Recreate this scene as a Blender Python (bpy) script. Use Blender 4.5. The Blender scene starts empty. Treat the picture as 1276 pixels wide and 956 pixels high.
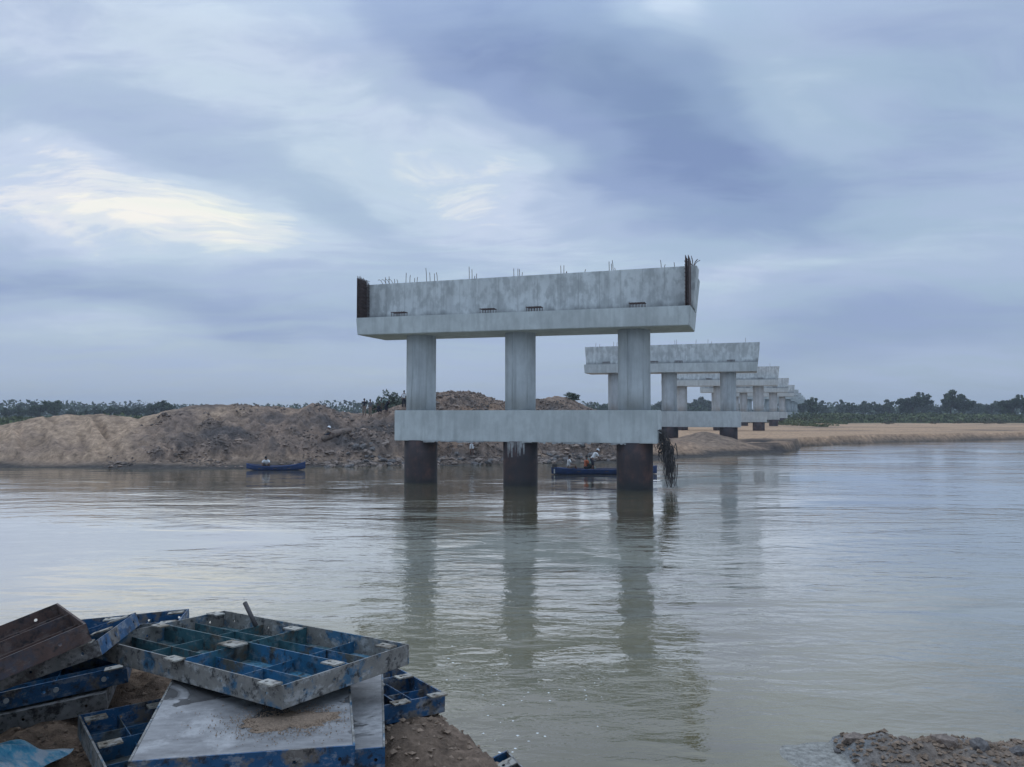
import bpy, bmesh, math, random
import numpy as np
from mathutils import Vector, Matrix, Euler

# ------------------------------------------------------------------ camera, sky, sun, exposure
SC = bpy.context.scene
COL = SC.collection
rad = math.radians
HC = 4.0                      # camera height above the river
FPX, CX, HY = 960.0, 638.0, 514.0
PITCH = math.atan(36 / 960)

cam_d = bpy.data.cameras.new('camera')
cam = bpy.data.objects.new('camera', cam_d)
COL.objects.link(cam)
cam.location = (0, 0, HC)
cam.rotation_euler = (rad(90) + PITCH, 0, 0)
cam_d.sensor_width = 36
cam_d.lens = 36 * FPX / 1276
cam_d.clip_end = 6000
SC.camera = cam

SC.view_settings.view_transform = 'Standard'
SC.view_settings.look = 'None'
SC.view_settings.exposure = 0.0
SC.view_settings.gamma = 1.0
SC.view_settings.use_curve_mapping = False

SC.cycles.max_bounces = 6
SC.cycles.diffuse_bounces = 3
SC.cycles.glossy_bounces = 3
SC.cycles.transmission_bounces = 2
SC.cycles.volume_bounces = 0

SUN_AZ, SUN_EL = rad(-25), rad(45)      # azimuth measured from +Y towards +X


class NT:
    """tiny helper for node trees"""
    def __init__(s, tree):
        s.t = tree
        s.n = tree.nodes
        s.l = tree.links

    def node(s, typ, ins=None, **kw):
        n = s.n.new(typ)
        for k, v in kw.items():
            setattr(n, k, v)
        for k, v in (ins or {}).items():
            s.put(n.inputs[k], v)
        return n

    def put(s, sock, v):
        if isinstance(v, bpy.types.NodeSocket):
            s.l.new(v, sock)
        else:
            sock.default_value = v

    def m(s, op, a, b=None, c=None, clamp=False):
        n = s.n.new('ShaderNodeMath')
        n.operation = op
        n.use_clamp = clamp
        for i, v in enumerate((a, b, c)):
            if v is not None:
                s.put(n.inputs[i], v)
        return n.outputs[0]

    def mix(s, f, a, b, blend='MIX'):
        n = s.n.new('ShaderNodeMix')
        n.data_type = 'RGBA'
        n.blend_type = blend
        s.put(n.inputs[0], f)
        for i, v in ((6, a), (7, b)):
            if isinstance(v, tuple) and len(v) == 3:
                v = v + (1,)
            s.put(n.inputs[i], v)
        return n.outputs[2]

    def ramp(s, f, stops, interp='LINEAR'):
        n = s.n.new('ShaderNodeValToRGB')
        cr = n.color_ramp
        cr.interpolation = interp
        while len(cr.elements) < len(stops):
            cr.elements.new(0.5)
        for e, (p, c) in zip(cr.elements, stops):
            e.position = p
            e.color = (c, c, c, 1) if isinstance(c, (int, float)) else tuple(c) + (1,)
        s.put(n.inputs[0], f)
        return n.outputs[0]

    def noise(s, vec, scale, detail=4, rough=0.55, dist=0.0, out=0):
        n = s.n.new('ShaderNodeTexNoise')
        n.inputs['Scale'].default_value = scale
        n.inputs['Detail'].default_value = detail
        n.inputs['Roughness'].default_value = rough
        n.inputs['Distortion'].default_value = dist
        if vec is not None:
            s.l.new(vec, n.inputs['Vector'])
        return n.outputs[out]

    def mapping(s, vec, scale=(1, 1, 1), loc=(0, 0, 0), rot=(0, 0, 0)):
        n = s.n.new('ShaderNodeMapping')
        s.l.new(vec, n.inputs['Vector'])
        n.inputs['Scale'].default_value = scale
        n.inputs['Location'].default_value = loc
        n.inputs['Rotation'].default_value = rot
        return n.outputs[0]


def build_world():
    w = bpy.data.worlds.new('World')
    SC.world = w
    w.use_nodes = True
    w.cycles.sampling_method = 'MANUAL'
    w.cycles.sample_map_resolution = 512
    t = NT(w.node_tree)
    t.n.clear()
    tc = t.node('ShaderNodeTexCoord')
    d = tc.outputs['Generated']
    sep = t.node('ShaderNodeSeparateXYZ', {0: d})
    x, y, z = sep.outputs
    zc = t.m('MAXIMUM', z, 0.0)
    # cloud deck seen in perspective: direction projected on a plane overhead
    k = t.m('DIVIDE', 1.0, t.m('ADD', zc, 0.13))
    pl = t.node('ShaderNodeCombineXYZ', {0: t.m('MULTIPLY', x, k), 1: t.m('MULTIPLY', y, k), 2: 0.0}).outputs[0]
    warp = t.node('ShaderNodeTexNoise', {'Vector': pl, 'Scale': 0.9, 'Detail': 3.0})
    plw = t.node('ShaderNodeVectorMath', {0: pl, 1: t.node('ShaderNodeVectorMath', {0: warp.outputs['Color'], 1: (0.9, 0.9, 0)}, operation='MULTIPLY').outputs[0]}, operation='ADD').outputs[0]
    n1 = t.noise(t.mapping(plw, (0.55, 0.75, 1), (3.1, 1.7, 0), (0, 0, rad(25))), 1.0, 3, 0.52)
    n2 = t.noise(t.mapping(plw, (1.2, 2.6, 1), (0.4, 7.7, 0), (0, 0, rad(-18))), 1.0, 5, 0.6)
    n3 = t.noise(t.mapping(plw, (4.0, 7.0, 1), (5, 2, 0)), 1.0, 4, 0.62)
    az = t.m('ARCTAN2', x, y)
    el = t.m('ARCSINE', z)
    wn = t.node('ShaderNodeSeparateXYZ', {0: t.node('ShaderNodeTexNoise', {'Vector': t.mapping(d, (1, 1, 2.2)), 'Scale': 3.2, 'Detail': 3.0, 'Roughness': 0.55}).outputs['Color']})
    azw = t.m('ADD', az, t.m('MULTIPLY', t.m('SUBTRACT', wn.outputs[0], 0.5), 0.26))
    elw = t.m('ADD', el, t.m('MULTIPLY', t.m('SUBTRACT', wn.outputs[1], 0.5), 0.15))

    def blob(px, py, sx, sy, rot=0.0):
        a0 = math.atan((px - CX) / FPX)
        e0 = math.atan((HY - py) / FPX * math.cos(a0))
        da = t.m('SUBTRACT', azw, a0)
        de = t.m('SUBTRACT', elw, e0)
        c, s = math.cos(rot), math.sin(rot)
        u = t.m('DIVIDE', t.m('ADD', t.m('MULTIPLY', da, c), t.m('MULTIPLY', de, s)), sx)
        v = t.m('DIVIDE', t.m('ADD', t.m('MULTIPLY', da, -s), t.m('MULTIPLY', de, c)), sy)
        q = t.m('ADD', t.m('POWER', t.m('ABSOLUTE', u), 2.0), t.m('POWER', t.m('ABSOLUTE', v), 2.0))
        return t.m('EXPONENT', t.m('MULTIPLY', q, -1.0))
    soft = t.ramp(el, [(0.04, 0.25), (0.26, 1.0)])       # far cloud bands blur together low down
    acc = t.m('ADD', 0.53, t.m('MULTIPLY', t.m('SUBTRACT', n1, 0.5), 0.34))
    acc = t.m('ADD', acc, t.m('MULTIPLY', t.m('MULTIPLY', t.m('SUBTRACT', n2, 0.5), 0.40), soft))
    acc = t.m('ADD', acc, t.m('MULTIPLY', t.m('MULTIPLY', t.m('SUBTRACT', n3, 0.5), 0.20), soft))
    for a, args in (
        (-0.34, (610, 40, .23, .10, rad(-24))),     # broad dark bank drifting down to the right
        (-0.30, (800, 150, .17, .085, rad(-34))),
        (-0.18, (950, 235, .12, .055, rad(-25))),
        (-0.12, (1150, 120, .25, .14, 0)),
        (0.44, (180, 262, .20, .034, rad(-3))),     # the sun behind thin cloud
        (0.10, (60, 275, .16, .05, rad(0))),
        (0.22, (590, 250, .17, .07, rad(-22))),
        (0.15, (645, 235, .14, .05, rad(-28))),
        (0.10, (420, 110, .24, .10, rad(-10))),
        (0.14, (100, 50, .34, .10, 0)),
        (-0.10, (110, 165, .22, .04, 0)),
        (-0.14, (430, 262, .07, .030, rad(-20))),   # blue gap
        (0.24, (830, 15, .07, .05, rad(25))),
        (0.16, (1010, 130, .10, .07, rad(-20))),
        (-0.20, (170, 378, .40, .035, rad(-4))),
        (0.10, (130, 425, .25, .022, rad(0))),
        (-0.20, (1120, 410, .27, .042, rad(5))),
        (0.13, (930, 355, .26, .022, rad(10))),
    ):
        acc = t.m('ADD', acc, t.m('MULTIPLY', blob(*args), a))
    # brighter cloud is torn into finer wisps
    wisp = t.noise(t.mapping(plw, (5.5, 11.0, 1), (1, 9, 0), (0, 0, rad(-12))), 1.0, 5, 0.65)
    acc = t.m('ADD', acc, t.m('MULTIPLY', t.m('MULTIPLY', t.m('SUBTRACT', wisp, 0.5), t.ramp(acc, [(0.5, 0.04), (0.9, 0.62)])), soft))
    cloud = t.ramp(acc, [(0.05, (.205, .285, .49)), (0.28, (.28, .37, .58)), (0.52, (.405, .505, .69)),
                         (0.72, (.55, .64, .80)), (0.86, (.75, .78, .84)), (1.0, (.93, .90, .85))], 'EASE')
    cloud = t.mix(t.ramp(n2, [(0.40, 0.0), (0.62, 0.8)]), cloud, t.mix(1.0, cloud, (.94, 1.025, .985), 'MULTIPLY'))
    hz = t.m('EXPONENT', t.m('MULTIPLY', t.m('MAXIMUM', el, 0.0), -16.0))
    cloud = t.mix(t.m('MULTIPLY', hz, 0.72), cloud, (.375, .452, .565))
    sky = t.node('ShaderNodeTexSky', sky_type='NISHITA', sun_disc=False, sun_elevation=SUN_EL, sun_rotation=SUN_AZ,
                 air_density=1.0, dust_density=2.0)
    gap = t.mix(1.0, sky.outputs[0], (0.06, 0.06, 0.06), 'MULTIPLY')     # blue air seen through the thinnest cloud
    thin = t.m('MULTIPLY', t.m('SUBTRACT', n2, 0.35, clamp=True), 0.5, clamp=True)
    col = t.mix(thin, cloud, gap)
    # overcast deck boosted towards the unseen zenith, added to brighten concrete and sand
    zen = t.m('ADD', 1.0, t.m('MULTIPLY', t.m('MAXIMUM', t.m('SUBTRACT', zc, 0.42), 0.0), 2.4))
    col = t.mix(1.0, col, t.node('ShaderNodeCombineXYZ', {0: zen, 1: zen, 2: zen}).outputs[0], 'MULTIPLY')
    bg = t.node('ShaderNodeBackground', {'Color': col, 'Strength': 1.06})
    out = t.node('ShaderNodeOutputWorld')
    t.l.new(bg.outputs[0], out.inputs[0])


build_world()

sun_d = bpy.data.lights.new('sun', 'SUN')
sun_d.energy = 0.5
sun_d.angle = rad(110)
sun_d.color = (1.0, 0.94, 0.86)
sun = bpy.data.objects.new('sun', sun_d)
COL.objects.link(sun)
sd = Vector((math.sin(SUN_AZ) * math.cos(SUN_EL), math.cos(SUN_AZ) * math.cos(SUN_EL), math.sin(SUN_EL)))
sun.rotation_euler = (-sd).to_track_quat('-Z', 'Y').to_euler()

# ------------------------------------------------------------------ helpers
random.seed(7)
RNG = np.random.default_rng(11)


def at(px, py, Y):
    """world point seen at photo pixel (px, py) at distance Y along +Y"""
    f = Vector(((px - CX) / FPX, 1, 0))
    v = (478 - py) / FPX
    c, s = math.cos(PITCH), math.sin(PITCH)
    dy, dz = c - v * s, s + v * c
    return Vector(((px - CX) / FPX * Y / dy, Y, HC + Y * dz / dy))


def tag(o, label=None, cat=None, group=None, kind=None):
    for k, v in (('label', label), ('category', cat), ('group', group), ('kind', kind)):
        if v:
            o[k] = v
    return o


def link(name, me, parent=None, loc=None, rot=None):
    o = bpy.data.objects.new(name, me)
    COL.objects.link(o)
    o.parent = parent
    if loc is not None:
        o.location = loc
    if rot is not None:
        o.rotation_euler = rot
    return o


def empty(name, loc=(0, 0, 0), rot=(0, 0, 0)):
    o = link(name, None, None, loc, rot)
    o.empty_display_size = 0.2
    return o


class MB:
    def __init__(s):
        s.v, s.f, s.mi = [], [], []

    def add(s, vs, fs, mi=0):
        b = len(s.v)
        s.v += [tuple(v) for v in vs]
        s.f += [tuple(b + i for i in f) for f in fs]
        s.mi += [mi] * len(fs)
        return s

    def hexa(s, p, mi=0):
        """8 points: bottom ring 0-3, top ring 4-7 (ccw from above)"""
        return s.add(p, [(3, 2, 1, 0), (4, 5, 6, 7), (0, 1, 5, 4), (1, 2, 6, 5), (2, 3, 7, 6), (3, 0, 4, 7)], mi)

    def box(s, x0, x1, y0, y1, z0, z1, mi=0, M=None):
        p = [(x0, y0, z0), (x1, y0, z0), (x1, y1, z0), (x0, y1, z0), (x0, y0, z1), (x1, y0, z1), (x1, y1, z1), (x0, y1, z1)]
        if M is not None:
            p = [M @ Vector(q) for q in p]
        return s.hexa(p, mi)

    def tube(s, pts, rs, n=6, mi=0, cap=True):
        pts = [Vector(p) for p in pts]
        if not isinstance(rs, (list, tuple)):
            rs = [rs] * len(pts)
        vs = []
        up = None
        for i, p in enumerate(pts):
            d = (pts[min(i + 1, len(pts) - 1)] - pts[max(i - 1, 0)])
            d = d.normalized() if d.length > 1e-9 else Vector((0, 0, 1))
            a = d.orthogonal().normalized() if up is None else (up - d * up.dot(d)).normalized()
            up = a
            b = d.cross(a)
            for k in range(n):
                q = 2 * math.pi * k / n
                vs.append(p + (a * math.cos(q) + b * math.sin(q)) * rs[i])
        fs = []
        for i in range(len(pts) - 1):
            for k in range(n):
                fs.append((i * n + k, i * n + (k + 1) % n, (i + 1) * n + (k + 1) % n, (i + 1) * n + k))
        if cap:
            fs.append(tuple(range(n - 1, -1, -1)))
            fs.append(tuple((len(pts) - 1) * n + k for k in range(n)))
        return s.add(vs, fs, mi)

    def ball(s, c, r, n=8, m=6, mi=0):
        vs, fs = [], []
        r = r if isinstance(r, (tuple, list)) else (r, r, r)
        for j in range(m + 1):
            th = math.pi * j / m
            for k in range(n):
                ph = 2 * math.pi * k / n
                vs.append((c[0] + r[0] * math.sin(th) * math.cos(ph), c[1] + r[1] * math.sin(th) * math.sin(ph), c[2] + r[2] * math.cos(th)))
        for j in range(m):
            for k in range(n):
                fs.append((j * n + k, (j + 1) * n + k, (j + 1) * n + (k + 1) % n, j * n + (k + 1) % n))
        return s.add(vs, fs, mi)

    def mesh(s, name, mats, smooth=False, bevel=0.0):
        me = bpy.data.meshes.new(name)
        me.from_pydata(s.v, [], s.f)
        mats = mats if isinstance(mats, (list, tuple)) else [mats]
        for m_ in mats:
            me.materials.append(m_)
        if len(mats) > 1:
            me.polygons.foreach_set('material_index', s.mi)
        if bevel:
            bm = bmesh.new()
            bm.from_mesh(me)
            bmesh.ops.remove_doubles(bm, verts=bm.verts, dist=1e-5)
            bmesh.ops.bevel(bm, geom=bm.edges[:], offset=bevel, segments=2, affect='EDGES', clamp_overlap=True)
            bm.to_mesh(me)
            bm.free()
        if smooth:
            me.polygons.foreach_set('use_smooth', [True] * len(me.polygons))
        me.update()
        return me

    def build(s, name, mats, parent=None, smooth=False, bevel=0.0):
        return link(name, s.mesh(name, mats, smooth, bevel), parent)


def vnoise(x, y, seed=0):
    xi, yi = np.floor(x).astype(np.int64), np.floor(y).astype(np.int64)
    xf, yf = x - xi, y - yi

    def h(a, b):
        n = (a * 374761393 + b * 668265263 + seed * 974634721) & 0xFFFFFFFF
        n = ((n ^ (n >> 13)) * 1274126177) & 0xFFFFFFFF
        return ((n ^ (n >> 16)) & 0xFFFF) / 65535.0
    u, v = xf * xf * (3 - 2 * xf), yf * yf * (3 - 2 * yf)
    a = h(xi, yi) * (1 - u) + h(xi + 1, yi) * u
    b = h(xi, yi + 1) * (1 - u) + h(xi + 1, yi + 1) * u
    return a * (1 - v) + b * v


def fbm(x, y, seed=0, oct=5, gain=0.5):
    s = np.zeros_like(np.asarray(x, float))
    a, t = 1.0, 0.0
    for o in range(oct):
        s = s + a * (vnoise(x * 2 ** o + 17.3 * o, y * 2 ** o - 9.1 * o, seed + o) - 0.5)
        t += a
        a *= gain
    return s / t * 2


def grid_mesh(name, xs, ys, Z, colr, mat):
    nx, ny = len(xs), len(ys)
    X, Y = np.meshgrid(xs, ys)
    co = np.stack([X, Y, Z], -1).reshape(-1, 3)
    i = np.arange(nx * ny).reshape(ny, nx)
    q = np.stack([i[:-1, :-1], i[:-1, 1:], i[1:, 1:], i[1:, :-1]], -1).reshape(-1, 4)
    me = bpy.data.meshes.new(name)
    me.vertices.add(len(co))
    me.vertices.foreach_set('co', co.ravel())
    me.loops.add(q.size)
    me.loops.foreach_set('vertex_index', q.ravel())
    me.polygons.add(len(q))
    me.polygons.foreach_set('loop_start', np.arange(0, q.size, 4))
    me.update(calc_edges=True)
    me.polygons.foreach_set('use_smooth', [True] * len(q))
    a = me.color_attributes.new('soil', 'FLOAT_COLOR', 'POINT')
    a.data.foreach_set('color', np.concatenate([colr.reshape(-1, 3), np.ones((len(co), 1))], 1).ravel())
    me.materials.append(mat)
    return me


def leaf_mesh(name, P, size, mat, flat=0.5, aspect=1.6):
    """many small two-triangle leaf faces at points P (n,3), random orientation"""
    n = len(P)
    A = RNG.normal(size=(n, 3))
    A /= np.linalg.norm(A, axis=1)[:, None]
    B = np.cross(A, RNG.normal(size=(n, 3)))
    B /= np.linalg.norm(B, axis=1)[:, None]
    s = (size * RNG.uniform(.55, 1.3, n))[:, None]
    A, B = A * s * aspect * .5, B * s * .5
    co = np.stack([P - A, P - B * .9, P + A, P + B * .9], 1).reshape(-1, 3)
    me = bpy.data.meshes.new(name)
    me.vertices.add(4 * n)
    me.vertices.foreach_set('co', co.ravel())
    me.loops.add(4 * n)
    me.loops.foreach_set('vertex_index', np.arange(4 * n))
    me.polygons.add(n)
    me.polygons.foreach_set('loop_start', np.arange(0, 4 * n, 4))
    me.update(calc_edges=True)
    me.materials.append(mat)
    return me


# ------------------------------------------------------------------ materials
def new_mat(name):
    m = bpy.data.materials.new(name)
    m.use_nodes = True
    t = NT(m.node_tree)
    b = t.n['Principled BSDF']
    return m, t, b


def simple(name, c, rough=0.7, var=0.25, scale=6.0, metal=0.0, spec=0.4, bump=0.0):
    m, t, b = new_mat(name)
    tc = t.node('ShaderNodeTexCoord')
    n = t.noise(tc.outputs['Object'], scale, 5, 0.6)
    lo = tuple(v * (1 - var) for v in c)
    hi = tuple(min(1, v * (1 + var)) for v in c)
    t.put(b.inputs['Base Color'], t.ramp(n, [(0.3, lo), (0.7, hi)]))
    b.inputs['Roughness'].default_value = rough
    b.inputs['Metallic'].default_value = metal
    b.inputs['Specular IOR Level'].default_value = spec
    if bump:
        bp = t.node('ShaderNodeBump', {'Strength': 0.6, 'Distance': bump, 'Height': n})
        t.l.new(bp.outputs[0], b.inputs['Normal'])
    return m


def mat_concrete(name, base, stain=0.5, lines=0.0, patch=0.4):
    m, t, b = new_mat(name)
    o = t.node('ShaderNodeTexCoord').outputs['Object']
    geo = t.node('ShaderNodeNewGeometry').outputs['Position']
    big = t.noise(geo, 0.55, 4, 0.6)
    med = t.noise(t.mapping(geo, (1, 1, .55)), 2.5, 6, 0.62)
    fine = t.noise(geo, 16, 4, 0.6)
    streak = t.noise(t.mapping(geo, (2.6, 2.6, 0.16)), 1.0, 6, 0.65)
    c = t.mix(t.ramp(big, [(0.35, 0.0), (0.7, 1.0)]), tuple(v * 0.88 for v in base), tuple(v * 1.10 for v in base))
    c = t.mix(t.m('MULTIPLY', t.ramp(med, [(0.44, 0.0), (0.58, 1.0)]), patch), c, tuple(v * 0.62 for v in base))
    c = t.mix(t.m('MULTIPLY', t.ramp(streak, [(0.50, 0.0), (0.74, 1.0)]), stain), c, tuple(v * 0.45 for v in base))
    c = t.mix(t.m('MULTIPLY', t.ramp(streak, [(0.22, 1.0), (0.42, 0.0)]), 0.35), c, tuple(min(1, v * 1.25) for v in base))
    h = t.m('ADD', t.m('MULTIPLY', fine, 0.5), med)
    if lines:
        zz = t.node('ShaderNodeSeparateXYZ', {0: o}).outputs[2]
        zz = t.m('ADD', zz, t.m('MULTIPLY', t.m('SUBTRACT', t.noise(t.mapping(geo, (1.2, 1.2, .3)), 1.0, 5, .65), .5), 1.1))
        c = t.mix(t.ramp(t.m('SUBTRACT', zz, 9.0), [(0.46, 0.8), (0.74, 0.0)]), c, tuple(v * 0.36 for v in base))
    if lines:
        sx = t.node('ShaderNodeSeparateXYZ', {0: o})
        fr = t.m('ABSOLUTE', t.m('SUBTRACT', t.m('FRACT', t.m('DIVIDE', sx.outputs[0], lines)), 0.5))
        ln = t.m('MULTIPLY', t.m('GREATER_THAN', fr, 0.482), t.m('GREATER_THAN', big, 0.43))
        c = t.mix(t.m('MULTIPLY', ln, 0.38), c, tuple(v * 0.45 for v in base))
        h = t.m('SUBTRACT', h, t.m('MULTIPLY', ln, 0.6))
    t.put(b.inputs['Base Color'], c)
    b.inputs['Roughness'].default_value = 0.85
    b.inputs['Specular IOR Level'].default_value = 0.25
    bp = t.node('ShaderNodeBump', {'Strength': 0.5, 'Distance': 0.02, 'Height': h})
    t.l.new(bp.outputs[0], b.inputs['Normal'])
    return m


def mat_rust(name):
    m, t, b = new_mat(name)
    geo = t.node('ShaderNodeNewGeometry').outputs['Position']
    n1 = t.noise(geo, 0.9, 6, 0.62)
    st = t.noise(t.mapping(geo, (3, 3, 0.5)), 1.0, 6, 0.7)
    c = t.ramp(n1, [(0.30, (.022, .020, .023)), (0.50, (.045, .028, .027)), (0.66, (.105, .052, .040)), (0.8, (.17, .10, .078))])
    c = t.mix(t.ramp(st, [(0.42, 0.0), (0.65, 0.75)]), c, (.022, .022, .028))
    z = t.node('ShaderNodeSeparateXYZ', {0: geo}).outputs[2]
    wet = t.m('ADD', z, t.m('MULTIPLY', n1, 0.4))
    c = t.mix(t.ramp(wet, [(0.35, 0.85), (0.75, 0.0)]), c, (.016, .018, .018))
    t.put(b.inputs['Base Color'], c)
    b.inputs['Roughness'].default_value = 0.75
    bp = t.node('ShaderNodeBump', {'Strength': 0.5, 'Distance': 0.03, 'Height': st})
    t.l.new(bp.outputs[0], b.inputs['Normal'])
    return m


def mat_panel(name, paint, worn, amount, rough=0.5, cement=0.35, paint2=None):
    """old painted shuttering steel: paint, scraped and rusted metal, cement smears"""
    m, t, b = new_mat(name)
    o = t.node('ShaderNodeTexCoord').outputs['Object']
    rnd = t.node('ShaderNodeObjectInfo').outputs['Random']
    off = t.node('ShaderNodeCombineXYZ', {0: t.m('MULTIPLY', rnd, 37.0), 1: t.m('MULTIPLY', rnd, 11.0), 2: 0.0}).outputs[0]
    o = t.node('ShaderNodeVectorMath', {0: o, 1: off}, operation='ADD').outputs[0]
    n1 = t.noise(o, 6.5, 9, 0.68)
    n2 = t.noise(o, 22, 6, 0.65)
    n3 = t.noise(o, 3.2, 5, 0.6)
    n4 = t.noise(t.mapping(o, (1, 1, 1.6), (9, 4, 2)), 14, 8, 0.72)
    c = t.mix(n2, tuple(v * 0.7 for v in paint), tuple(v * 1.3 for v in paint))
    if paint2:              # the panel was repainted on one half only
        lx = t.node('ShaderNodeSeparateXYZ', {0: t.node('ShaderNodeTexCoord').outputs['Object']})
        side = t.m('ADD', t.m('SUBTRACT', lx.outputs[0], t.m('MULTIPLY', lx.outputs[1], .5)), t.m('MULTIPLY', t.m('SUBTRACT', n3, .5), .5))
        c = t.mix(t.ramp(side, [(0.0, 0.0), (0.10, 1.0)]), c, t.mix(n2, tuple(v * 0.7 for v in paint2), tuple(v * 1.35 for v in paint2)))
    c = t.mix(t.ramp(n3, [(0.42, 0.0), (0.7, 0.55)]), c, tuple(v * 0.45 for v in paint))
    lo = 0.66 - 0.34 * amount
    c = t.mix(t.ramp(n1, [(lo, 0.0), (lo + 0.07, 1.0)]), c, t.mix(n2, tuple(v * 0.45 for v in worn), tuple(v * 1.35 for v in worn)))
    c = t.mix(t.m('MULTIPLY', t.ramp(n4, [(0.52, 0.0), (0.60, 1.0)]), cement), c, (.34, .34, .325))
    n5 = t.noise(t.mapping(o, (1, 1, 1), (4, 1, 7)), 24, 8, 0.72)
    c = t.mix(t.ramp(n5, [(0.38, 0.88), (0.48, 0.0)]), c, (.014, .014, .016))
    t.put(b.inputs['Base Color'], c)
    t.put(b.inputs['Roughness'], t.ramp(n1, [(0.3, rough * 0.75), (0.7, min(1, rough * 1.5))]))
    b.inputs['Specular IOR Level'].default_value = 0.45
    bp = t.node('ShaderNodeBump', {'Strength': 0.6, 'Distance': 0.004, 'Height': t.m('ADD', n1, t.m('MULTIPLY', n2, 0.5))})
    t.l.new(bp.outputs[0], b.inputs['Normal'])
    return m


def mat_plate(name):
    """bare form face: grey steel skimmed with cement, with wet dark puddles"""
    m, t, b = new_mat(name)
    o = t.node('ShaderNodeTexCoord').outputs['Object']
    n1 = t.noise(o, 3.6, 4, 0.5, 0.6)
    n2 = t.noise(t.mapping(o, (1.0, 2.4, 1)), 7, 9, 0.7)
    n3 = t.noise(o, 60, 4, 0.6)
    n4 = t.noise(t.mapping(o, (1, 1, 1), (3, 8, 1)), 4.5, 7, 0.66)
    c = t.mix(t.ramp(n2, [(0.3, 0.0), (0.72, 1.0)]), (.13, .126, .125), (.33, .325, .32))
    c = t.mix(t.ramp(n4, [(0.52, 0.0), (0.64, 0.75)]), c, (.46, .45, .44))
    c = t.mix(t.m('MULTIPLY', n3, 0.3), c, (.12, .12, .12))
    wet = t.ramp(n1, [(0.545, 0.0), (0.575, 1.0)])
    c = t.mix(t.m('MULTIPLY', wet, 0.8), c, (.055, .053, .052))
    t.put(b.inputs['Base Color'], c)
    t.put(b.inputs['Roughness'], t.m('SUBTRACT', 0.62, t.m('MULTIPLY', wet, 0.42)))
    bp = t.node('ShaderNodeBump', {'Strength': 0.5, 'Distance': 0.003, 'Height': t.m('MULTIPLY', n2, t.m('SUBTRACT', 1.0, wet))})
    t.l.new(bp.outputs[0], b.inputs['Normal'])
    return m


def mat_soil(name, scale, bump, rough=0.95, lo=0.6):
    m, t, b = new_mat(name)
    geo = t.node('ShaderNodeNewGeometry').outputs['Position']
    a = t.node('ShaderNodeAttribute', attribute_name='soil').outputs['Color']
    n = t.noise(geo, scale, 8, 0.68)
    n2 = t.noise(geo, scale * 5, 5, 0.6)
    c = t.mix(1.0, a, t.ramp(n, [(0.30, lo), (0.70, 2 - lo)]), 'MULTIPLY')
    c = t.mix(1.0, c, t.ramp(n2, [(0.25, 0.82), (0.75, 1.18)]), 'MULTIPLY')
    t.put(b.inputs['Base Color'], c)
    b.inputs['Roughness'].default_value = rough
    b.inputs['Specular IOR Level'].default_value = 0.2
    bp = t.node('ShaderNodeBump', {'Strength': 0.8, 'Distance': bump, 'Height': t.m('ADD', n, t.m('MULTIPLY', n2, 0.3))})
    t.l.new(bp.outputs[0], b.inputs['Normal'])
    return m


def mat_leaf(name, c1, c2, scale=0.5):
    m, t, b = new_mat(name)
    geo = t.node('ShaderNodeNewGeometry')
    n = t.noise(geo.outputs['Position'], scale, 4, 0.6)
    rnd = geo.outputs['Random Per Island']
    c = t.mix(t.ramp(n, [(0.35, 0.0), (0.65, 1.0)]), c1, c2)
    c = t.mix(1.0, c, t.ramp(rnd, [(0.0, 0.65), (1.0, 1.35)]), 'MULTIPLY')
    t.put(b.inputs['Base Color'], c)
    b.inputs['Roughness'].default_value = 0.7
    b.inputs['Specular IOR Level'].default_value = 0.2
    return m


def mat_water():
    m, t, b = new_mat('river_water')
    t.n.remove(b)
    geo = t.node('ShaderNodeNewGeometry').outputs['Position']
    big = t.noise(t.mapping(geo, (0.045, 0.11, 1), (2, 5, 0), (0, 0, rad(-8))), 1.0, 4, 0.6, 0.5)
    calm = t.ramp(big, [(0.40, 0.14), (0.66, 1.0)])
    w1 = t.noise(t.mapping(geo, (0.30, 0.75, 1), rot=(0, 0, rad(-6))), 1.0, 3, 0.5, 0.6)
    w2 = t.noise(t.mapping(geo, (1.5, 3.2, 1), rot=(0, 0, rad(9))), 1.0, 4, 0.55, 0.4)
    w3 = t.noise(t.mapping(geo, (6, 9, 1), rot=(0, 0, rad(-14))), 1.0, 3, 0.55, 0.3)
    h = t.m('ADD', t.m('MULTIPLY', w1, 0.085), t.m('ADD', t.m('MULTIPLY', w2, 0.030), t.m('MULTIPLY', w3, 0.0050)))
    h = t.m('MULTIPLY', h, calm)
    bp = t.node('ShaderNodeBump', {'Strength': 1.0, 'Distance': 1.0, 'Height': h})
    murk = t.noise(t.mapping(geo, (0.10, 0.25, 1), (7, 1, 0)), 1.0, 4, 0.6, 0.8)
    body = t.mix(t.ramp(murk, [(0.35, 0.0), (0.68, 1.0)]), (.118, .102, .050), (.180, .154, .082))
    dif = t.node('ShaderNodeBsdfDiffuse', {'Color': body})
    glo = t.node('ShaderNodeBsdfGlossy', {'Color': (1, 1, 1, 1), 'Roughness': 0.04})
    t.l.new(bp.outputs[0], glo.inputs['Normal'])
    fr = t.node('ShaderNodeFresnel', {'IOR': 1.33})
    t.l.new(bp.outputs[0], fr.inputs['Normal'])
    mx = t.node('ShaderNodeMixShader', {0: t.ramp(fr.outputs[0], [(0.0, 0.0), (0.05, 0.10), (0.115, 0.24), (0.38, 0.70), (0.62, 0.87), (1.0, 1.0)]), 1: dif.outputs[0], 2: glo.outputs[0]})
    t.l.new(mx.outputs[0], t.n['Material Output'].inputs[0])
    return m


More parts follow.
